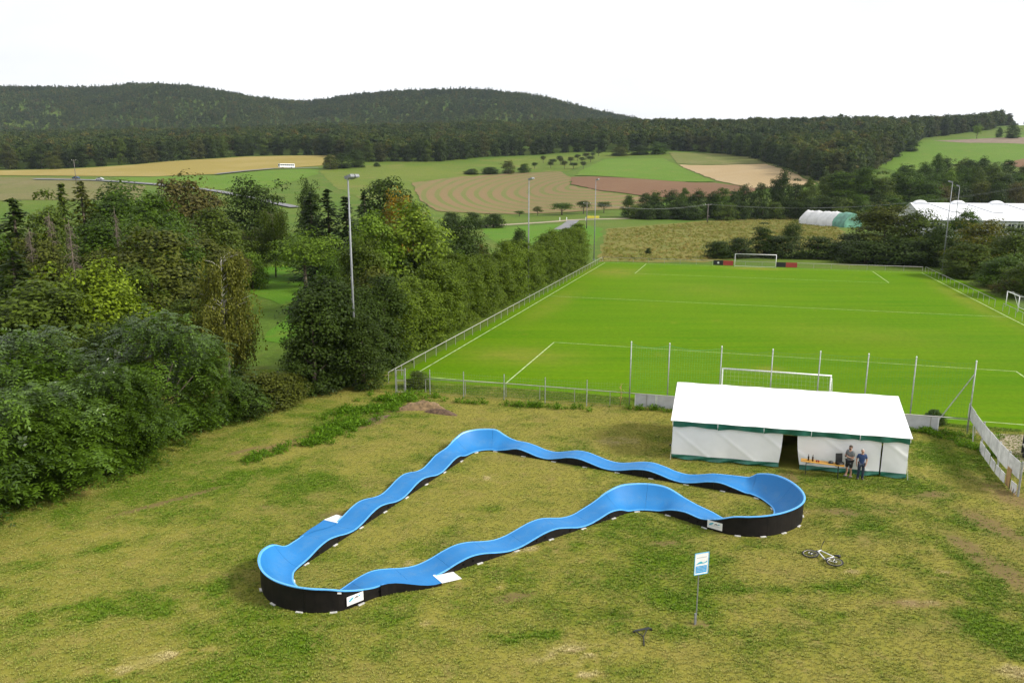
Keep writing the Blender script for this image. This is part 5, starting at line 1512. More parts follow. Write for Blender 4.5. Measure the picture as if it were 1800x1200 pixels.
# ad boards hung on the rails
M_BOARD = simple('grey_board_back', (.50, .50, .52), .6, var=.1, scale=2)
M_RBOARD = simple('red_board', (.42, .045, .04), .5, var=.12); M_BBOARD = simple('black_board', (.012, .013, .018), .5, var=.2)
def board(u0, u1, v, z0, z1, mat, label, grp, ball=False):
    a, b = PU(u0, v), PU(u1, v); c = ((a[0] + b[0]) / 2, (a[1] + b[1]) / 2, 0)
    e = empty('advertising_board', c, PSI, label, 'board', grp)
    L = u1 - u0
    MB().box((0, 0, (z0 + z1) / 2), (L, .025, z1 - z0)).build('panel', mat, e)
    for s in (-1, 1): MB().box((s * (L / 2 - .03), -.022, (z0 + z1) / 2), (.05, .02, z1 - z0 + .04)).build('frame_bar', M_WHITE if mat is M_BOARD else mat, e)
    if ball:
        MB().tube([(0, -.014, (z0 + z1) / 2), (0, -.022, (z0 + z1) / 2)], .2, 14).build('emblem', M_WHITE, e)
board(-9.5, -8.0, -3.58, .12, 1.0, M_BOARD, 'leftmost grey board back on the near rail left of the tent', 'boards on the near rail')
board(-7.98, -6.4, -3.58, .12, 1.0, M_BOARD, 'grey board back on the near rail, second from the left', 'boards on the near rail')
board(-6.38, -4.8, -3.58, .12, 1.0, M_BOARD, 'grey board back on the near rail, half hidden by the tent', 'boards on the near rail')
board(7.0, 9.9, -3.40, .12, 1.0, M_BOARD, 'grey board back on the near rail right of the tent', 'boards on the near rail')
board(-7.6, -5.8, 95.25, .05, .95, M_BBOARD, 'black board with white emblem left of the far goal', 'boards beside the far goal', True)
board(-5.78, -3.95, 95.25, .05, .95, M_RBOARD, 'red board directly left of the far goal', 'boards beside the far goal')
board(3.7, 5.5, 95.25, .05, .95, M_BBOARD, 'black board directly right of the far goal', 'boards beside the far goal')
board(5.52, 7.5, 95.25, .05, .95, M_RBOARD, 'red board right of the black one beside the far goal', 'boards beside the far goal')

# ------------------------------------------------------------------ goals
M_NET = simple('net_cord', (.34, .36, .33), .8)
def goal(u, v, wd, ht, back, label, rot=0., depth=1.6, r_=.055, cell=.28):
    x, y, _ = PU(u, v)
    e = empty('football_goal', (x, y, 0), PSI + rot, label, 'goal')
    h2 = wd / 2
    for s in (-1, 1):
        MB().tube([(s * h2, 0, 0), (s * h2, 0, ht)], r_, 10).build('goal_post', M_WHITE, e, True)
        MB().tube([(s * h2, 0, ht - .03), (s * h2, back * .7, ht - .06), (s * h2, back * depth, .08)], .022, 6).build('net_stay', M_WHITE, e)
    MB().tube([(-h2 - r_, 0, ht), (h2 + r_, 0, ht)], r_, 10).build('crossbar', M_WHITE, e, True)
    MB().tube([(-h2, back * depth, .05), (h2, back * depth, .05)], .03, 6).build('ground_bar', M_WHITE, e)
    nt_ = MB(); n_ = int(wd / cell)
    prof = [(0, ht), (back * .7, ht - .06), (back * depth, .06)]
    for k in range(n_ + 1):
        x_ = -h2 + wd * k / n_
        for q in range(2): nt_.bar((x_, prof[q][0], prof[q][1]), (x_, prof[q + 1][0], prof[q + 1][1]), .006, .006)
    for q in range(2):
        a, b = prof[q], prof[q + 1]; m_ = max(2, int(math.hypot(a[0] - b[0], a[1] - b[1]) / cell))
        for k in range(m_): 
            t_ = k / m_; yy, zz = a[0] + (b[0] - a[0]) * t_, a[1] + (b[1] - a[1]) * t_
            nt_.bar((-h2, yy, zz), (h2, yy, zz), .006, .006)
    o = nt_.build('net', M_NET, e); o['kind'] = 'stuff'
    return e
goal(0, 0, 7.32, 2.44, -1, 'white football goal behind the tent at the near end', depth=2.0)
goal(0, PL, 7.32, 2.44, 1, 'white football goal at the far end of the pitch', depth=1.3)
goal(30.4, 53.2, 4.6, 2.0, 1, 'small white training goal beside the right touchline', math.pi / 2 * -1, 1.4)

# ------------------------------------------------------------------ wire fence, gate and ball net
M_POST = simple('fence_post', (.36, .37, .36), .6, .4, var=.2, scale=5)
M_WIRE = simple('wire', (.25, .26, .25), .5, .5)
FP = [gr(756, 694), gr(815, 698), gr(886, 703), gr(958, 709), gr(1031, 714), gr(1106, 716)]
fe = empty('wire_fence', FP[0], 0, 'wire mesh fence on steel posts between gate and ball net', 'fence'); o0 = tuple(FP[0])
for p in FP[:-1]: build_rel(MB().tube([(p[0], p[1], 0), (p[0], p[1], 1.95)], .035, 8), 'post', M_POST, fe, o0)
g1 = gr(713, 691)
wm = MB()
chain = [g1] + FP
for z in np.arange(.12, 1.86, .2):
    for i in range(len(chain) - 1): wm.bar((chain[i][0], chain[i][1], z), (chain[i + 1][0], chain[i + 1][1], z), .005, .005)
for i in range(len(chain) - 1):
    L = math.hypot(*(chain[i + 1] - chain[i])[:2]); n_ = int(L / .2)
    for k in range(n_):
        q = chain[i] + (chain[i + 1] - chain[i]) * k / n_; wm.bar((q[0], q[1], .1), (q[0], q[1], 1.86), .003, .003)
o = build_rel(wm, 'wire_mesh', M_WIRE, fe, o0); o['kind'] = 'stuff'
ga = gr(696, 691)
gt = empty('garden_gate', ga, 0, 'narrow steel gate at the left end of the wire fence', 'gate'); o0 = tuple(ga)
for p in (ga, g1): build_rel(MB().tube([(p[0], p[1], 0), (p[0], p[1], 1.95)], .045, 8), 'post', M_POST, gt, o0)
a, b = ga + (g1 - ga) * .12, ga + (g1 - ga) * .88
for z in (.12, 1.0, 1.82): build_rel(MB().tube([(a[0], a[1] - .03, z), (b[0], b[1] - .03, z)], .022, 6), 'frame_bar', M_POST, gt, o0)
for q in (a, b): build_rel(MB().tube([(q[0], q[1] - .03, .1), (q[0], q[1] - .03, 1.84)], .022, 6), 'frame_bar', M_POST, gt, o0)
wm = MB()
for k in range(1, 6):
    q = a + (b - a) * k / 6; wm.bar((q[0], q[1] - .03, .12), (q[0], q[1] - .03, 1.82), .004, .004)
for z in np.arange(.25, 1.8, .15): wm.bar((a[0], a[1] - .03, z), (b[0], b[1] - .03, z), .004, .004)
o = build_rel(wm, 'wire_mesh', M_WIRE, gt, o0); o['kind'] = 'stuff'
build_rel(MB().box((b[0] - .06, b[1] - .07, 1.02), (.12, .03, .03)), 'handle', M_STEEL, gt, o0)

NP = [gr(1106, 716), gr(1172, 720), gr(1262, 727), gr(1350, 734), gr(1432, 739), gr(1515, 745), gr(1597, 752), gr(1700, 762)]
bn = empty('ball_net', NP[0], 0, 'tall ball stop net on steel posts behind the near goal', 'net'); o0 = tuple(NP[0])
NH = 4.75
for p in NP:
    build_rel(MB().tube([(p[0], p[1], 0), (p[0], p[1], NH)], .042, 8), 'post', M_POST, bn, o0, True)
    build_rel(MB().tube([(p[0], p[1], NH), (p[0], p[1], NH + .06)], [.05, .03], 8), 'post_cap', M_WHITE, bn, o0)
M_GNET = simple('green_net', (.03, .16, .06), .7); M_TNET = simple('pale_green_net', (.06, .30, .16), .7)
for i in range(len(NP) - 1):
    a, b = NP[i], NP[i + 1]; L = math.hypot(*(b - a)[:2]); wm = MB()
    cell = .17; n_ = int(L / cell); zb = .9 + .35 * (i == 0)
    def zt(q): return NH - .12 - .22 * 4 * q * (1 - q) * (1 if i < 3 else .5)
    for k in range(n_ + 1):
        q = k / n_; p = a + (b - a) * q
        wm.bar((p[0], p[1] - .02, zb), (p[0], p[1] - .02, zt(q)), .0045, .0045)
    m_ = int((NH - zb) / cell)
    for k in range(m_ + 1):
        for j in range(6):
            q0, q1 = j / 6, (j + 1) / 6; p0, p1 = a + (b - a) * q0, a + (b - a) * q1
            z0 = zb + (zt(q0) - zb) * k / m_; z1 = zb + (zt(q1) - zb) * k / m_
            wm.bar((p0[0], p0[1] - .02, z0), (p1[0], p1[1] - .02, z1), .0045 if 0 < k < m_ else .012, .0045 if 0 < k < m_ else .012)
    o = build_rel(wm, 'net_panel', M_TNET if i < 2 else M_GNET, bn, o0); o['kind'] = 'stuff'
pe = NP[-1]; br = gr(1635, 757)
build_rel(MB().tube([(pe[0], pe[1], 3.95), (br[0], br[1], 0)], .035, 8), 'brace', M_POST, bn, o0)

# ------------------------------------------------------------------ boarded fence on the right
FQ = [np.array(q) for q in ((29.46, 47.18, 0), (27.98, 43.25, 0), (26.74, 39.72, 0), (26.30, 38.2, 0), (25.94, 36.68, 0))]
rf = empty('board_fence', FQ[0], 0, 'shabby fence of white boards on posts at the right edge', 'fence'); o0 = tuple(FQ[0])
for p in FQ: build_rel(MB().tube([(p[0], p[1], 0), (p[0], p[1], 1.88)], .05, 8), 'post', M_POST, rf, o0)
M_OLDW = simple('weathered_white_board', (.58, .58, .58), .7, var=.22, scale=1.5)
M_BROWN = simple('raw_wood_board', (.36, .22, .09), .8, var=.3, scale=3)
rr = random.Random(12)
for i in range(4):
    a, b = FQ[i], FQ[i + 1]; L = math.hypot(*(b - a)[:2]); d = (b - a) / L; nrm = np.array([-d[1], d[0], 0]); nrm = nrm if nrm[0] < 0 else -nrm
    ang = math.atan2(d[1], d[0]); n_ = 2 if L > 2 else 1
    for k in range(n_):
        q0, q1 = (k + .01) / n_ * L, (k + .985) / n_ * L; c = a + d * (q0 + q1) / 2 + nrm * .07
        z0, z1 = (.98 if i < 2 else .80 + .05 * i) + rr.uniform(-.03, .03), 1.84 + rr.uniform(-.06, .04)
        build_rel(MB().box((c[0], c[1], (z0 + z1) / 2), (q1 - q0, .018, z1 - z0), ang), 'board', M_OLDW, rf, o0)
    if i > 0:
        n2 = 3 if L > 2 else 2
        for k in range(n2):
            q0, q1 = (k + .05) / n2 * L, (k + .88) / n2 * L; c = a + d * (q0 + q1) / 2 + nrm * .085
            h_ = .62 + rr.uniform(-.1, .1)
            mt = M_BROWN if (i == 3 and k == 0) else M_OLDW
            build_rel(MB().box((c[0], c[1], h_ / 2 + .05 + (.2 if mt is M_BROWN else 0)), (q1 - q0, .02, h_ + (.35 if mt is M_BROWN else 0)), ang + rr.uniform(-.06, .06)), 'lower_board', mt, rf, o0)
    build_rel(MB().bar((a[0], a[1], .9), (b[0], b[1], .9), .04, .05), 'cross_rail', M_POST, rf, o0)
for k in range(4):
    c = FQ[3] + (FQ[4] - FQ[3]) * (.45 + .16 * k)
    build_rel(MB().bar((c[0] - .12 - .02 * k, c[1], 0), (c[0] - .1 + .05 * k, c[1] + .05, .62 - .05 * k), .03, .02), 'splinter', M_BROWN if k % 2 else M_BLK, rf, o0)
# leaning wooden stake at the first bay
c = gr(1710, 780)
st_ = empty('wooden_stake', (c[0], c[1], 0), .2, 'pale wooden stake leaning at the far end of the board fence', 'stake')
MB().bar((0, 0, 0), (-.08, .05, 1.15), .06, .05).build('shaft', M_OLDW, st_); MB().bar((-.02, .01, -.02), (0, 0, .18), .07, .06).build('foot', M_BROWN, st_)
# corner of a dugout roof and a barrow at the right edge
p = gr(1800, 752, 1.9)
dg = empty('dugout', (p[0] + 1.75, p[1], 0), PSI, 'dark dugout roof corner at the right edge of the photo', 'shelter')
MB().box((0, 0, 2.0), (2.6, 1.4, .08)).build('roof', M_DKMET, dg); MB().box((0, .66, 1.0), (2.5, .05, 1.9)).build('back_panel', M_DKMET, dg)
for s in (-1, 1): MB().tube([(s * 1.2, -.6, 0), (s * 1.2, -.6, 1.96)], .04, 6).build('post', M_STEEL, dg)
MB().box((0, .2, .45), (2.3, .4, .06)).build('bench', M_PINE, dg)
p = gr(1800, 802)
wb = empty('wheelbarrow', (p[0] + .35, p[1], 0), .5, 'wheelbarrow standing behind the board fence at the right edge', 'wheelbarrow')
MB().add([(-.45, -.3, .75), (.45, -.35, .75), (.45, .35, .75), (-.45, .3, .75), (-.25, -.2, .42), (.3, -.22, .42), (.3, .22, .42), (-.25, .2, .42)], [(4, 5, 6, 7), (0, 1, 5, 4), (1, 2, 6, 5), (2, 3, 7, 6), (3, 0, 4, 7)]).build('tray', M_WHITE, wb)
MB().ring((-.6, 0, .2), (0, 1, 0), .15, .05, 16, 6).build('wheel', M_BLK, wb)
for s in (-1, 1): MB().tube([(-.6, s * .06, .2), (0, s * .2, .4), (.95, s * .28, .68)], .02, 6).build('handle', M_DKMET, wb); MB().tube([(.3, s * .2, .42), (.4, s * .22, 0)], .018, 6).build('leg', M_DKMET, wb)

# ------------------------------------------------------------------ mountain bike lying on the grass
M_FRAME = simple('white_bike_frame', (.72, .73, .74), .3, var=.05); M_TYRE = simple('tyre_rubber', (.012, .012, .012), .8, var=.3); M_RIM = simple('silver_rim', (.40, .37, .32), .35, .6); M_SADDLE = simple('saddle', (.012, .012, .012), .5)
bc1, bc2 = gr(1428, 973, .1), gr(1464, 988, .1)
bx = empty('mountain_bike', ((bc1[0] + bc2[0]) / 2, (bc1[1] + bc2[1]) / 2, .0), 0, 'white mountain bike lying on its side in the grass', 'bicycle')
WB = 1.12; WR = .335
dv = bc2 - bc1; ang = math.atan2(dv[1], dv[0])
# local bike plane: +X front to rear axle, +Y "down" of the bike, Z across (bike lies flat, drive side up)
def flat(x, y, z=0): return (x, y, z)
bx.rotation_euler = (R(5), R(-3), ang); bx.location.z = .06
fw, rw = Vector((-WB / 2, 0, .05)), Vector((WB / 2, 0, .07))
for nm, c in (('front_wheel', fw), ('rear_wheel', rw)):
    ty = MB().ring(c, (0, 0, 1), WR - .02, .028, 36, 8).build(nm, M_TYRE, bx, True)
    MB().ring(c, (0, 0, 1), WR - .055, .014, 36, 6).build('rim', M_RIM, ty, True)
    MB().tube([c - Vector((0, 0, .05)), c + Vector((0, 0, .05))], .022, 10).build('hub', M_DKMET, ty)
    sp = MB()
    for k in range(18):
        a = 6.283 * k / 18; d = Vector((math.cos(a), math.sin(a), 0)); sp.tube([c + d * .02 + Vector((0, 0, .025 * (1 if k % 2 else -1))), c + d * (WR - .055)], .0022, 3, False)
    sp.build('spokes', M_RIM, ty)
    MB().ring(c + Vector((0, 0, .03)), (0, 0, 1), .075, .012, 20, 4).build('brake_disc', M_STEEL, ty)
sy = 1 if True else -1                                   # the frame's top points away from the camera
bb = Vector((.14, -.04, .06)); hd0 = Vector((-.42, .36, .06)); hd1 = Vector((-.385, .50, .06)); stt = Vector((.30, .38, .06)); sad = Vector((.36, .52, .06))
for a, b, r_ in ((hd0, bb, .026), (hd1, stt, .021), (bb, stt, .018), (bb, rw, .013), (stt, rw, .012)): MB().tube([a, b], r_, 8).build('frame_tube', M_FRAME, bx, True)
MB().tube([hd0 + Vector((-.01, -.03, 0)), hd1 + Vector((.01, .03, 0))], .028, 8).build('head_tube', M_FRAME, bx, True)
for s in (-1, 1): MB().tube([hd0 + Vector((-.02, -.05, s * .055)), fw + Vector((0, 0, s * .06))], [.022, .016], 8).build('fork_leg', M_BLK, bx, True)
MB().tube([stt, sad], .014, 8).build('seat_post', M_BLK, bx)
MB().tube([sad + Vector((-.15, .005, 0)), sad + Vector((-.03, .015, 0)), sad + Vector((.12, .03, 0))], [.022, .045, .072], 10).build('saddle', M_SADDLE, bx, True)
bar0 = hd1 + Vector((-.03, .07, 0))
MB().tube([hd1, bar0], .018, 8).build('stem', M_BLK, bx)
hb = MB().tube([bar0 + Vector((.03, .05, -.06)), bar0, bar0 + Vector((-.01, .06, .10)), bar0 + Vector((.02, .16, .30)), bar0 + Vector((.03, .22, .33))], .013, 8).build('handlebar', M_BLK, bx, True)
MB().tube([bar0 + Vector((.02, .13, .26)), bar0 + Vector((.03, .23, .335))], .02, 8).build('grip', M_TYRE, hb)
MB().ring(bb + Vector((0, 0, .03)), (0, 0, 1), .085, .01, 20, 4).build('chainring', M_DKMET, bx)
for s in (-1, 1):
    q = bb + Vector((s * .12, -s * .12, s * .05)); MB().tube([bb + Vector((0, 0, s * .05)), q], .011, 6).build('crank', M_DKMET, bx); MB().box(q + Vector((0, 0, s * .03)), (.09, .06, .02)).build('pedal', M_BLK, bx)

# black Y-shaped bike stand in the foreground
p = gr(1131, 1121)
bs = empty('bike_stand', p, 0, 'small black metal bike stand on the grass near the bottom edge', 'bike stand')
q = [np.array(gr(*k)) - p for k in ((1114, 1113), (1144, 1108), (1118, 1114), (1137, 1110), (1132, 1136))]
MB().tube([tuple(q[0] + (0, 0, .10)), tuple(q[1] + (0, 0, .10))], .024, 8).build('top_bar', M_DKMET, bs)
MB().tube([tuple(q[0] + (.05, .06, .10)), tuple(q[1] + (-.05, .06, .10))], .016, 8).build('second_bar', M_DKMET, bs)
MB().tube([tuple(q[2] + (0, 0, .10)), (0, 0, .06)], .017, 8).build('arm', M_BLK, bs); MB().tube([tuple(q[3] + (0, 0, .10)), (0, 0, .06)], .017, 8).build('arm', M_BLK, bs)
MB().tube([(0, 0, .06), tuple(q[4] + (0, 0, .04))], .022, 8).build('stem', M_BLK, bs)
for k in (0, 1): MB().box(tuple(q[k] + (0, 0, .05)), (.07, .05, .10)).build('foot', M_BLK, bs)

# ------------------------------------------------------------------ information sign
p = gr(1223, 1096)
sg = empty('information_sign', p, R(18), 'blue and white information sign on a thin steel post', 'sign')
MB().tube([(0, 0, 0), (0, 0, 2.72)], .022, 8).build('post', M_STEEL, sg)
MB().box((-.05, -.02, .22), (.06, .05, .44)).build('ground_anchor', M_STEEL, sg)
SX = .07
pn = MB().box((SX, -.035, 2.40), (.56, .012, .82)).build('panel', M_WPLATE, sg)
M_SBLUE = simple('sign_blue', (.02, .30, .62), .4, var=.1, scale=6); M_LBLUE = simple('sign_light_blue', (.12, .45, .72), .4, var=.05)
def sp_(poly, mat, nm, d=.003): MB().prism([(SX + u, -.0415, 2.40 + v) for u, v in poly], (0, -d, 0)).build(nm, mat, pn)
fr = MB()
for (a, b) in (((-.28, -.41), (.28, -.41)), ((-.28, .41), (.28, .41)), ((-.28, -.41), (-.28, .41)), ((.28, -.41), (.28, .41))): fr.bar((SX + a[0], -.043, 2.40 + a[1]), (SX + b[0], -.043, 2.40 + b[1]), .018, .018)
fr.build('frame', M_LBLUE, pn)
sp_([(-.23, -.35), (.22, -.35), (.22, -.08), (-.23, -.08)], M_SBLUE, 'blue_text_field')
sp_([(-.23, -.02), (-.12, .06), (-.03, .09), (.06, .03), (.14, .04), (.22, .09), (.22, .03), (.1, -.0), (-.1, .0)], M_TEAL, 'hill_silhouette')
for k in range(9): sp_([(-.20 + k * .046, .225), (-.168 + k * .046, .225), (-.168 + k * .046, .255), (-.20 + k * .046, .255)], M_GREY, 'letter')
for rrw in range(4):
    for k in range(7): sp_([(-.20 + k * .055, -.13 - rrw * .055), (-.16 + k * .055, -.13 - rrw * .055), (-.16 + k * .055, -.118 - rrw * .055), (-.20 + k * .055, -.118 - rrw * .055)], M_WPLATE, 'letter', .005)

# ------------------------------------------------------------------ earth heaps, weeds, dry stalk
M_SOIL = simple('brown_soil', (.115, .07, .04), .95, var=.4, scale=5, bmp=.8); M_HAY = simple('dry_clippings', (.19, .125, .06), .95, var=.35, scale=6, bmp=.9)
def heap(px, py, rx, ry, h_, ang, mat, label, seed):
    c = gr(px, py); P = []
    for i in range(29):
        a = 2 * math.pi * i / 28; row_ = []
        for j in range(13):
            q = j / 12; x = math.cos(a) * rx * q; y = math.sin(a) * ry * q
            nn = fbm(np.array([x * 2.2 + seed]), np.array([y * 2.2]), seed, 4)[0]
            row_.append((x * (1 + .25 * math.sin(3 * a + seed)), y * (1 + .2 * math.cos(2 * a)), h_ * (1 - q ** 1.6) * (.55 + .9 * nn) - .015 * q + .05 * (nn - .5)))
        P.append(row_)
    o = MB().grid(P).build('earth_heap', mat, None, False); o.location = (c[0], c[1], 0); o.rotation_euler = (0, 0, ang)
    tag(o, label, 'heap')
    return c
heap(745, 716, 1.6, 1.0, .48, .1, M_HAY, 'tan heap of dry clippings near the gate', 4)
heap(775, 725, 1.2, .6, .36, -.4, M_SOIL, 'smaller dark brown soil heap right of the tan heap', 9)
heap(655, 738, 1.7, .5, .12, .7, M_SOIL, 'long low strip of brown soil left of the heaps', 6)
M_WEEDB = leaf_mat('weed_leaves')
def weed_mesh(seed):
    r = np.random.default_rng(seed); n = 70
    P = np.stack([r.normal(0, .16, n), r.normal(0, .16, n), r.uniform(.02, .36, n)], 1); Nn = nz(rdir(r, n) + np.array([0, 0, .5])); A = nz(P * np.array([1, 1, 0]) + np.array([0, 0, .25]) + .1 * rdir(r, n))
    V, Fq, v = cards(P, Nn, .20, .05, r, A); return leaf_mesh('weed', V, Fq, v, M_WEEDB)
wms = [weed_mesh(1), weed_mesh(2)]
rng = np.random.default_rng(6); WP = []
for px, py, rx, ry, n_, ang in ((650, 722, 2.6, .9, 120, .4), (600, 752, 2.2, 1.1, 120, .9), (560, 775, 1.3, .6, 60, .9), (690, 705, 2.0, .5, 80, .1), (470, 800, 1.6, .4, 40, .9), (900, 713, 8., .3, 60, -.2), (1150, 722, 3.0, .3, 26, -.2), (720, 697, 2.5, .4, 45, -.1), (1640, 762, 2.6, .3, 50, -.3), (1715, 790, .4, 3.0, 50, .35)):
    c = gr(px, py); a = rng.normal(0, .55, (n_, 2)) * (rx, ry); ca, sa = math.cos(ang), math.sin(ang)
    WP.append(np.stack([c[0] + a[:, 0] * ca - a[:, 1] * sa, c[1] + a[:, 0] * sa + a[:, 1] * ca, np.full(n_, 0.)], 1))
WP = np.concatenate(WP)
wo_ = scatter('weeds', WP, wms, rng.uniform(.25, 1.15, len(WP)) ** 1.2, None, .2); wo_.color = (.085, .17, .010, 1); wo_['label'] = 'rank green weeds by the heaps and along the fence foot'
p = gr(1090, 714)
ck = empty('dry_corn_stalk', p, 0, 'single dry yellow stalk standing by the wire fence', 'plant')
M_STRAW = simple('straw', (.42, .29, .09), .8, var=.25, scale=8)
MB().tube([(0, 0, 0), (.04, 0, .9), (.02, 0, 1.7)], [.03, .025, .012], 6).build('stem', M_STRAW, ck, True)
for k in range(9):
    a = k * 2.4; z = .35 + k * .15; d = Vector((math.cos(a), math.sin(a), 0)); s = Vector((.03, 0, z)); w_ = Vector((-d.y, d.x, 0)) * .03
    m1, e_ = s + d * .16 + Vector((0, 0, .15)), s + d * .34 + Vector((0, 0, -.02))
    MB().add([s - w_ * .4, s + w_ * .4, m1 + w_, e_, m1 - w_], [(0, 1, 2, 4), (4, 2, 3)]).build('leaf', M_STRAW, ck)

# ------------------------------------------------------------------ white hall, straw stack, vehicles, power line
M_ROOF = simple('white_sheet_roof', (.74, .75, .77), .4, var=.05, scale=.4)
M_HWALL = simple('hall_wall', (.52, .53, .54), .6, var=.08, scale=.3); M_GLASS = simple('dark_glass', (.02, .025, .03), .15, var=.2); M_GUT = simple('roof_grey_bar', (.36, .38, .41), .6)
hA = at(1600, 356, 228); hB = at(1990, 356, 215)
dh = (hB - hA); dh[2] = 0; HL = float(np.linalg.norm(dh)); ha = math.atan2(dh[1], dh[0])
hl = empty('white_hall', (hA[0], hA[1], 0), ha, 'long white roofed hall behind the trees at the right', 'building')
RZ = float(hA[2]); EZ = 5.6; HD = 17.
def slab(P, name, mat, th=.12): return MB().prism(P, (0, 0, -th)).build(name, mat, hl)
slab([(0, 0, RZ), (0, -HD, EZ), (HL, -HD, EZ), (HL, 0, RZ)], 'roof', M_ROOF); slab([(0, 0, RZ), (HL, 0, RZ), (HL, HD, EZ), (0, HD, EZ)], 'roof', M_ROOF)
MB().box((HL / 2, -HD + .6, (EZ - .3) / 2), (HL - .6, .2, EZ - .35)).build('wall', M_HWALL, hl); MB().box((HL / 2, HD - .6, (EZ - .3) / 2), (HL - .6, .2, EZ - .35)).build('wall', M_HWALL, hl)
for x in (.4, HL - .4): MB().prism([(x, -HD + .6, 0), (x, HD - .6, 0), (x, HD - .6, EZ - .1), (x, 0, RZ - .2), (x, -HD + .6, EZ - .1)], (.2, 0, 0)).build('gable', M_HWALL, hl)
MB().box((HL / 2, -HD - .05, EZ - .1), (HL, .15, .22)).build('gutter', M_GUT, hl)
for k in range(int(HL / 2.2)):
    x = 1.6 + k * 2.2
    w_ = MB().box((x, -HD + .48, EZ - 1.55), (1.7, .08, 1.5)).build('window', M_WHITE, hl)
    for s in (-1, 1): MB().box((x + s * .4, -HD + .435, EZ - 1.55), (.68, .03, 1.25)).build('pane', M_GLASS, w_)
for k in range(7):
    x = 2.6 + k * 10.
    if x > HL - 3: break
    P = []
    for i in range(13):
        a = math.pi * i / 12; P.append([(x + 1.9 * math.cos(a), y_, RZ + (EZ - RZ) * abs(y_) / HD - .1 + (.85 - .03 * abs(y_)) * math.sin(a)) for y_ in (1.5, .0, -2.)])
    sk_ = MB().grid(P).build('skylight', M_ROOF, hl, True)
    MB().prism([(x + 1.85 * math.cos(a), -2.0, RZ + (EZ - RZ) * 2 / HD - .1 + .76 * math.sin(a)) for a in np.linspace(0, math.pi, 13)], (0, .06, 0)).build('skylight_end', M_ROOF, sk_)
    MB().bar((x + 2.0, -1, RZ + (EZ - RZ) / HD + .06), (x + 6.3, -HD * .55, RZ + (EZ - RZ) * .55 + .06), .35, .1).build('roof_grey_bar', M_GUT, hl)  # grey bar running from the skylight down across the roof
    MB().bar((x + 6.3, -HD * .55, RZ + (EZ - RZ) * .55 + .06), (x + 8.8, -HD * .57, RZ + (EZ - RZ) * .57 + .06), .5, .1).build('roof_grey_bar', M_GUT, hl)

M_SHEET = simple('white_sheeting', (.62, .62, .61), .6, var=.12, scale=.5); M_GSHEET = simple('green_sheeting', (.10, .27, .19), .5, var=.3, scale=.6)
n0 = gr(1500, 400); f0 = np.array([111.5, 292., 0]); d = f0 - n0; SLn = float(np.linalg.norm(d)); 
ss = empty('straw_stack', n0, math.atan2(d[1], d[0]), 'straw stack under white sheeting with a green end cover', 'straw stack')
prof = [(-3.9, 0), (-3.95, 1.6), (-3.5, 2.6), (-1.2, 4.7), (0, 5.1), (1.2, 4.7), (3.5, 2.6), (3.95, 1.6), (3.9, 0)]
rs = np.random.default_rng(9)
def stack(x0, x1, mat, nm):
    nS = max(4, int((x1 - x0) / .8))
    MB().grid([[(x0 + (x1 - x0) * i / nS, y_ + rs.normal(0, .06), z_ * (1 + rs.normal(0, .02)) + .1 * math.sin((x0 + (x1 - x0) * i / nS) * 1.3 + k)* (z_ > 1)) for k, (y_, z_) in enumerate(prof)] for i in range(nS + 1)]).build(nm, mat, ss, True)
stack(6.0, SLn, M_SHEET, 'white_cover'); stack(0.3, 6.03, M_GSHEET, 'green_cover')
MB().prism([(.3, y_ * .98, z_ * .98) for y_, z_ in prof], (.1, 0, 0)).build('end_cover', M_GSHEET, ss); MB().prism([(SLn - .1, y_ * .98, z_ * .98) for y_, z_ in prof], (.05, 0, 0)).build('end_cover', M_SHEET, ss)
for x in (9, 14, 19): MB().tube([(x, y_ * 1.02, z_ * 1.02 + .06) for y_, z_ in prof], .03, 4).build('lashing', M_GREY, ss)

M_CARG = simple('car_glass', (.015, .02, .025), .1)
def car(p, rz, col, label):
    e = empty('car', (p[0], p[1], hgt(p[0], p[1]) + .62), rz, label, 'car'); mt = simple('car_paint', col, .25, .3, var=.03)
    side = [(-2.1, .35), (-2.15, .75), (-1.7, .95), (-1.15, 1.02), (-.55, 1.45), (.75, 1.47), (1.55, 1.02), (2.05, .92), (2.15, .6), (2.1, .35)]
    MB().prism([(x, -.85, z) for x, z in side], (0, 1.7, 0)).build('body', mt, e)
    for s in (-.865, .865): MB().prism([(x, s - .005, z) for x, z in ((-1.0, 1.04), (-.5, 1.38), (.7, 1.4), (1.3, 1.04))], (0, .01, 0)).build('side_window', M_CARG, e)
    MB().add([(-1.15, -.75, 1.035), (-1.15, .75, 1.035), (-.58, .7, 1.44), (-.58, -.7, 1.44)], [(0, 1, 2, 3)]).build('windscreen', M_CARG, e)
    for x in (-1.35, 1.3):
        for s in (-.8, .8): MB().tube([(x, s - .1, .33), (x, s + .1, .33)], .33, 14).build('wheel', M_TYRE, e)
    for s in (-.6, .6): MB().box((-2.14, s, .7), (.04, .3, .14)).build('headlight', M_LAMPG, e)
rd = hit(90, 316.6), hit(215, 321)
dr = math.atan2(rd[1][1] - rd[0][1], rd[1][0] - rd[0][0])
car(hit(134, 316.9), dr, (.03, .06, .12), 'dark blue car on the country road by the power pole')
car(hit(176, 318.8), dr, (.45, .46, .48), 'silver car on the country road right of the dark blue one')
p = hit(504, 297.5)
bu = empty('bus', (p[0], p[1], hgt(p[0], p[1]) + .85), math.atan2(*(hit(560, 296.5) - hit(440, 301.5))[[1, 0]]), 'white bus far off at the edge of the yellow field', 'bus')
MB().prism([(x, -1.25, z) for x, z in ((-5.9, .4), (-6, 1.4), (-5.8, 3.0), (5.7, 3.05), (5.9, 2.8), (5.9, .4))], (0, 2.5, 0)).build('body', simple('bus_paint', (.78, .78, .77), .3, var=.04), bu)
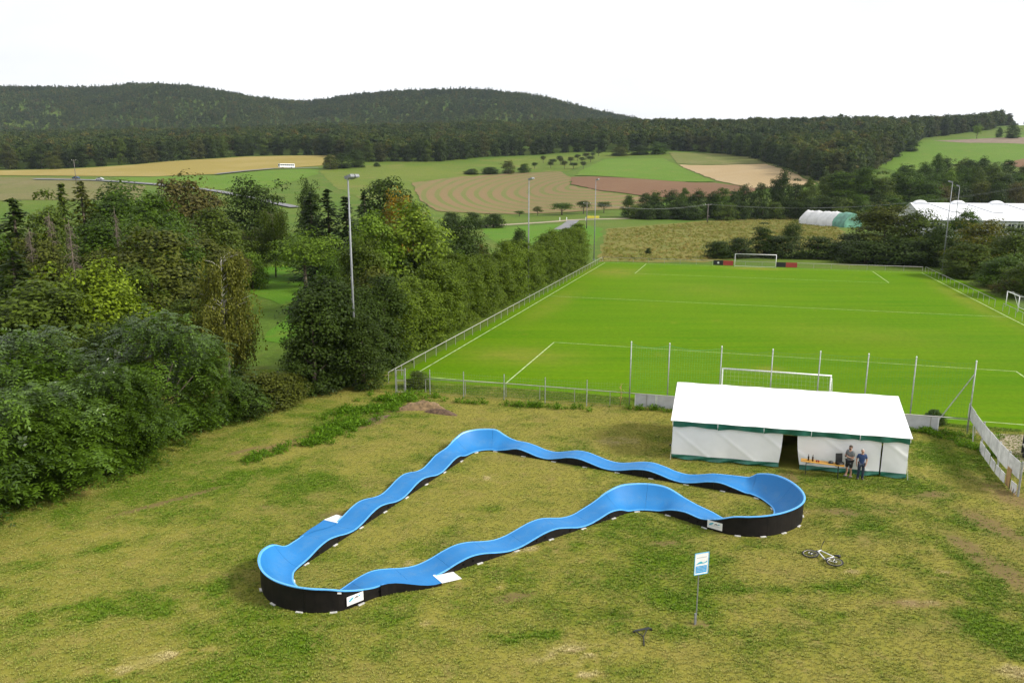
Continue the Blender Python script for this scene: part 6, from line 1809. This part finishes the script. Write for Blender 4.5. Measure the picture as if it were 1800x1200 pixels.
for s in (-1.256, 1.256):
    for k in range(7): MB().box((-4.9 + k * 1.6, s, 2.05), (1.45, .02, .95)).build('window', M_CARG, bu)
MB().box((-5.93, 0, 2.0), (.03, 2.2, 1.3), Matrix.Rotation(.1, 3, 'Y')).build('windscreen', M_CARG, bu)
for x in (-3.6, 3.2):
    for s in (-1.15, 1.15): MB().tube([(x, s - .13, .45), (x, s + .13, .45)], .45, 14).build('wheel', M_TYRE, bu)

M_POLEW = simple('tarred_wood', (.16, .14, .12), .9, var=.3, scale=2)
def power_pole(x, y, h_, rz, label):
    e = empty('power_pole', (x, y, hgt(x, y)), rz, label, 'power pole', 'wooden power poles')
    MB().tube([(0, 0, 0), (0, 0, h_)], [.2, .13], 8).build('pole', M_POLEW, e, True)
    MB().bar((-1.3, 0, h_ - .3), (1.3, 0, h_ - .3), .14, .14).build('crossarm', M_POLEW, e)
    for u in (-1.2, 0, 1.2): MB().tube([(u, 0, h_ - .22), (u, 0, h_ + .05)], .06, 6).build('insulator', M_WHITE, e)
    return e
p = hit(134, 321); power_pole(p[0], p[1], at(134, 281, p[1])[2] - hgt(p[0], p[1]), 0, 'power pole beside the country road at left')
p = gr(1031, 402); ph_ = at(1030, 356, p[1])[2]; power_pole(p[0], p[1], ph_, .3, 'power pole in front of the roadside apple trees'); P1 = (p[0], p[1], ph_)
p2 = at(1245, 359, 300); power_pole(p2[0], p2[1], p2[2] - hgt(p2[0], p2[1]), .3, 'power pole hidden among the belt trees behind the fallow grass')
p3 = at(1860, 318, 260); power_pole(p3[0], p3[1], p3[2] - hgt(p3[0], p3[1]), .3, 'power pole beyond the right edge of the photo')
for du in (-1.2, 1.2):
    P = []
    for a, b, sg_ in ((P1, p2, 2.), (p2, p3, 4.5)):
        for k in range(17):
            q = k / 16; v = Vector(a).lerp(Vector(b), q); P.append((v.x + du, v.y, v.z - sg_ * 4 * q * (1 - q) + .05))
    o = MB().tube(P, .022, 4, False).build('power_cable', M_WIRE)
    tag(o, 'front power cable sagging over the tree belt to the hall' if du < 0 else 'rear power cable sagging over the tree belt to the hall', 'cable', 'power cables')
# yellow road barrier and white gate posts by the lane
a, b = gr(1031, 386), gr(1053, 386)
e = empty('road_barrier', ((a[0] + b[0]) / 2, (a[1] + b[1]) / 2, 0), 0, 'yellow banner on posts beside the farm track', 'banner')
L = float(b[0] - a[0]); M_YEL = simple('yellow_banner', (.70, .58, .06), .6, var=.1)
MB().box((0, 0, .95), (L, .06, 1.1)).build('banner', M_YEL, e)
for s in (-1, 0, 1): MB().tube([(s * L / 2, .08, 0), (s * L / 2, .08, 1.6)], .05, 6).build('post', M_WHITE, e)
for X, lab in ((984, 'left white marker post by the broad apple tree'), (996, 'right white marker post by the broad apple tree'), (1030, 'round white road marker left of the yellow banner')):
    p = gr(X, 389); e = empty('marker_post', p, 0, lab, 'post', 'white marker posts by the farm track')
    MB().box((0, 0, .7), (.3, .3, 1.4)).build('shaft', M_WHITE, e); MB().add([(-.2, -.2, 1.4), (.2, -.2, 1.4), (.2, .2, 1.4), (-.2, .2, 1.4), (0, 0, 1.65)], [(0, 1, 4), (1, 2, 4), (2, 3, 4), (3, 0, 4)]).build('cap', M_WHITE, e)
# tall dry weeds of the fallow field (stuff)
m, t, b = new_mat('fallow_weed_leaves')
n_ = t.nodes.new('ShaderNodeValToRGB'); e_ = n_.color_ramp.elements
e_[0].position = 0; e_[0].color = (.14, .165, .022, 1); e_[1].position = 1; e_[1].color = (.27, .19, .045, 1)
for q, c in ((.35, (.19, .195, .035)), (.6, (.24, .225, .06)), (.8, (.31, .275, .10))):
    k_ = e_.new(q); k_.color = rgba(c)
lk(t, t.nodes.new('ShaderNodeObjectInfo').outputs['Random'], n_.inputs[0]); lk(t, n_.outputs[0], b.inputs['Base Color']); b.inputs['Roughness'].default_value = .9; b.inputs['Specular IOR Level'].default_value = .1
def fallow_mesh(seed):
    r = np.random.default_rng(seed); n = 40
    P = np.stack([r.normal(0, .45, n), r.normal(0, .45, n), r.uniform(.05, .75, n)], 1); A = nz(P * np.array([.5, .5, 0]) + np.array([0, 0, .6]) + .2 * rdir(r, n)); Nn = nz(rdir(r, n) + np.array([0, 0, .3]))
    V, Fq, v = cards(P, Nn, .55, .16, r, A); return np_mesh('fallow_weed', V, Fq, m)
PG = np.array([hit(*q)[:2] for q in [(1056, 459), (1070, 404), (1240, 390), (1400, 379), (1470, 400), (1490, 420), (1420, 438), (1240, 459)]])
rng = np.random.default_rng(15)
Q = rng.uniform(PG.min(0), PG.max(0), (22000, 2)); ins = np.zeros(len(Q), bool)
for i in range(len(PG)):
    a, b2 = PG[i], PG[i - 1]
    ins ^= ((a[1] > Q[:, 1]) != (b2[1] > Q[:, 1])) & (Q[:, 0] < (b2[0] - a[0]) * (Q[:, 1] - a[1]) / (b2[1] - a[1]) + a[0])
Q = Q[ins & (rng.random(len(Q)) < .25 + 1.2 * (fbm(Q[:, 0] / 9, Q[:, 1] / 9, 5, 3) - .3))]
fw_ = scatter('fallow_weeds', np.stack([Q[:, 0], Q[:, 1], height(Q[:, 0], Q[:, 1])], 1), [fallow_mesh(1), fallow_mesh(2)], rng.uniform(.22, .65, len(Q)), None, .15)
fw_['label'] = 'tall dry weeds of the fallow field beyond the far goal'
# ------------------------------------------------------------------ air
hm = bpy.data.materials.new('haze_air'); hm.use_nodes = True
ht = hm.node_tree; ht.nodes.clear()
ho = ht.nodes.new('ShaderNodeOutputMaterial'); hv = ht.nodes.new('ShaderNodeVolumePrincipled')
hv.inputs['Color'].default_value = (.72, .84, 1, 1); hv.inputs['Density'].default_value = .00005; hv.inputs['Anisotropy'].default_value = .2
lk(ht, hv.outputs[0], ho.inputs['Volume'])
hz = MB().box((0, 1800, 189), (7800, 4200, 382)).build('haze', hm)
hz['kind'] = 'stuff'
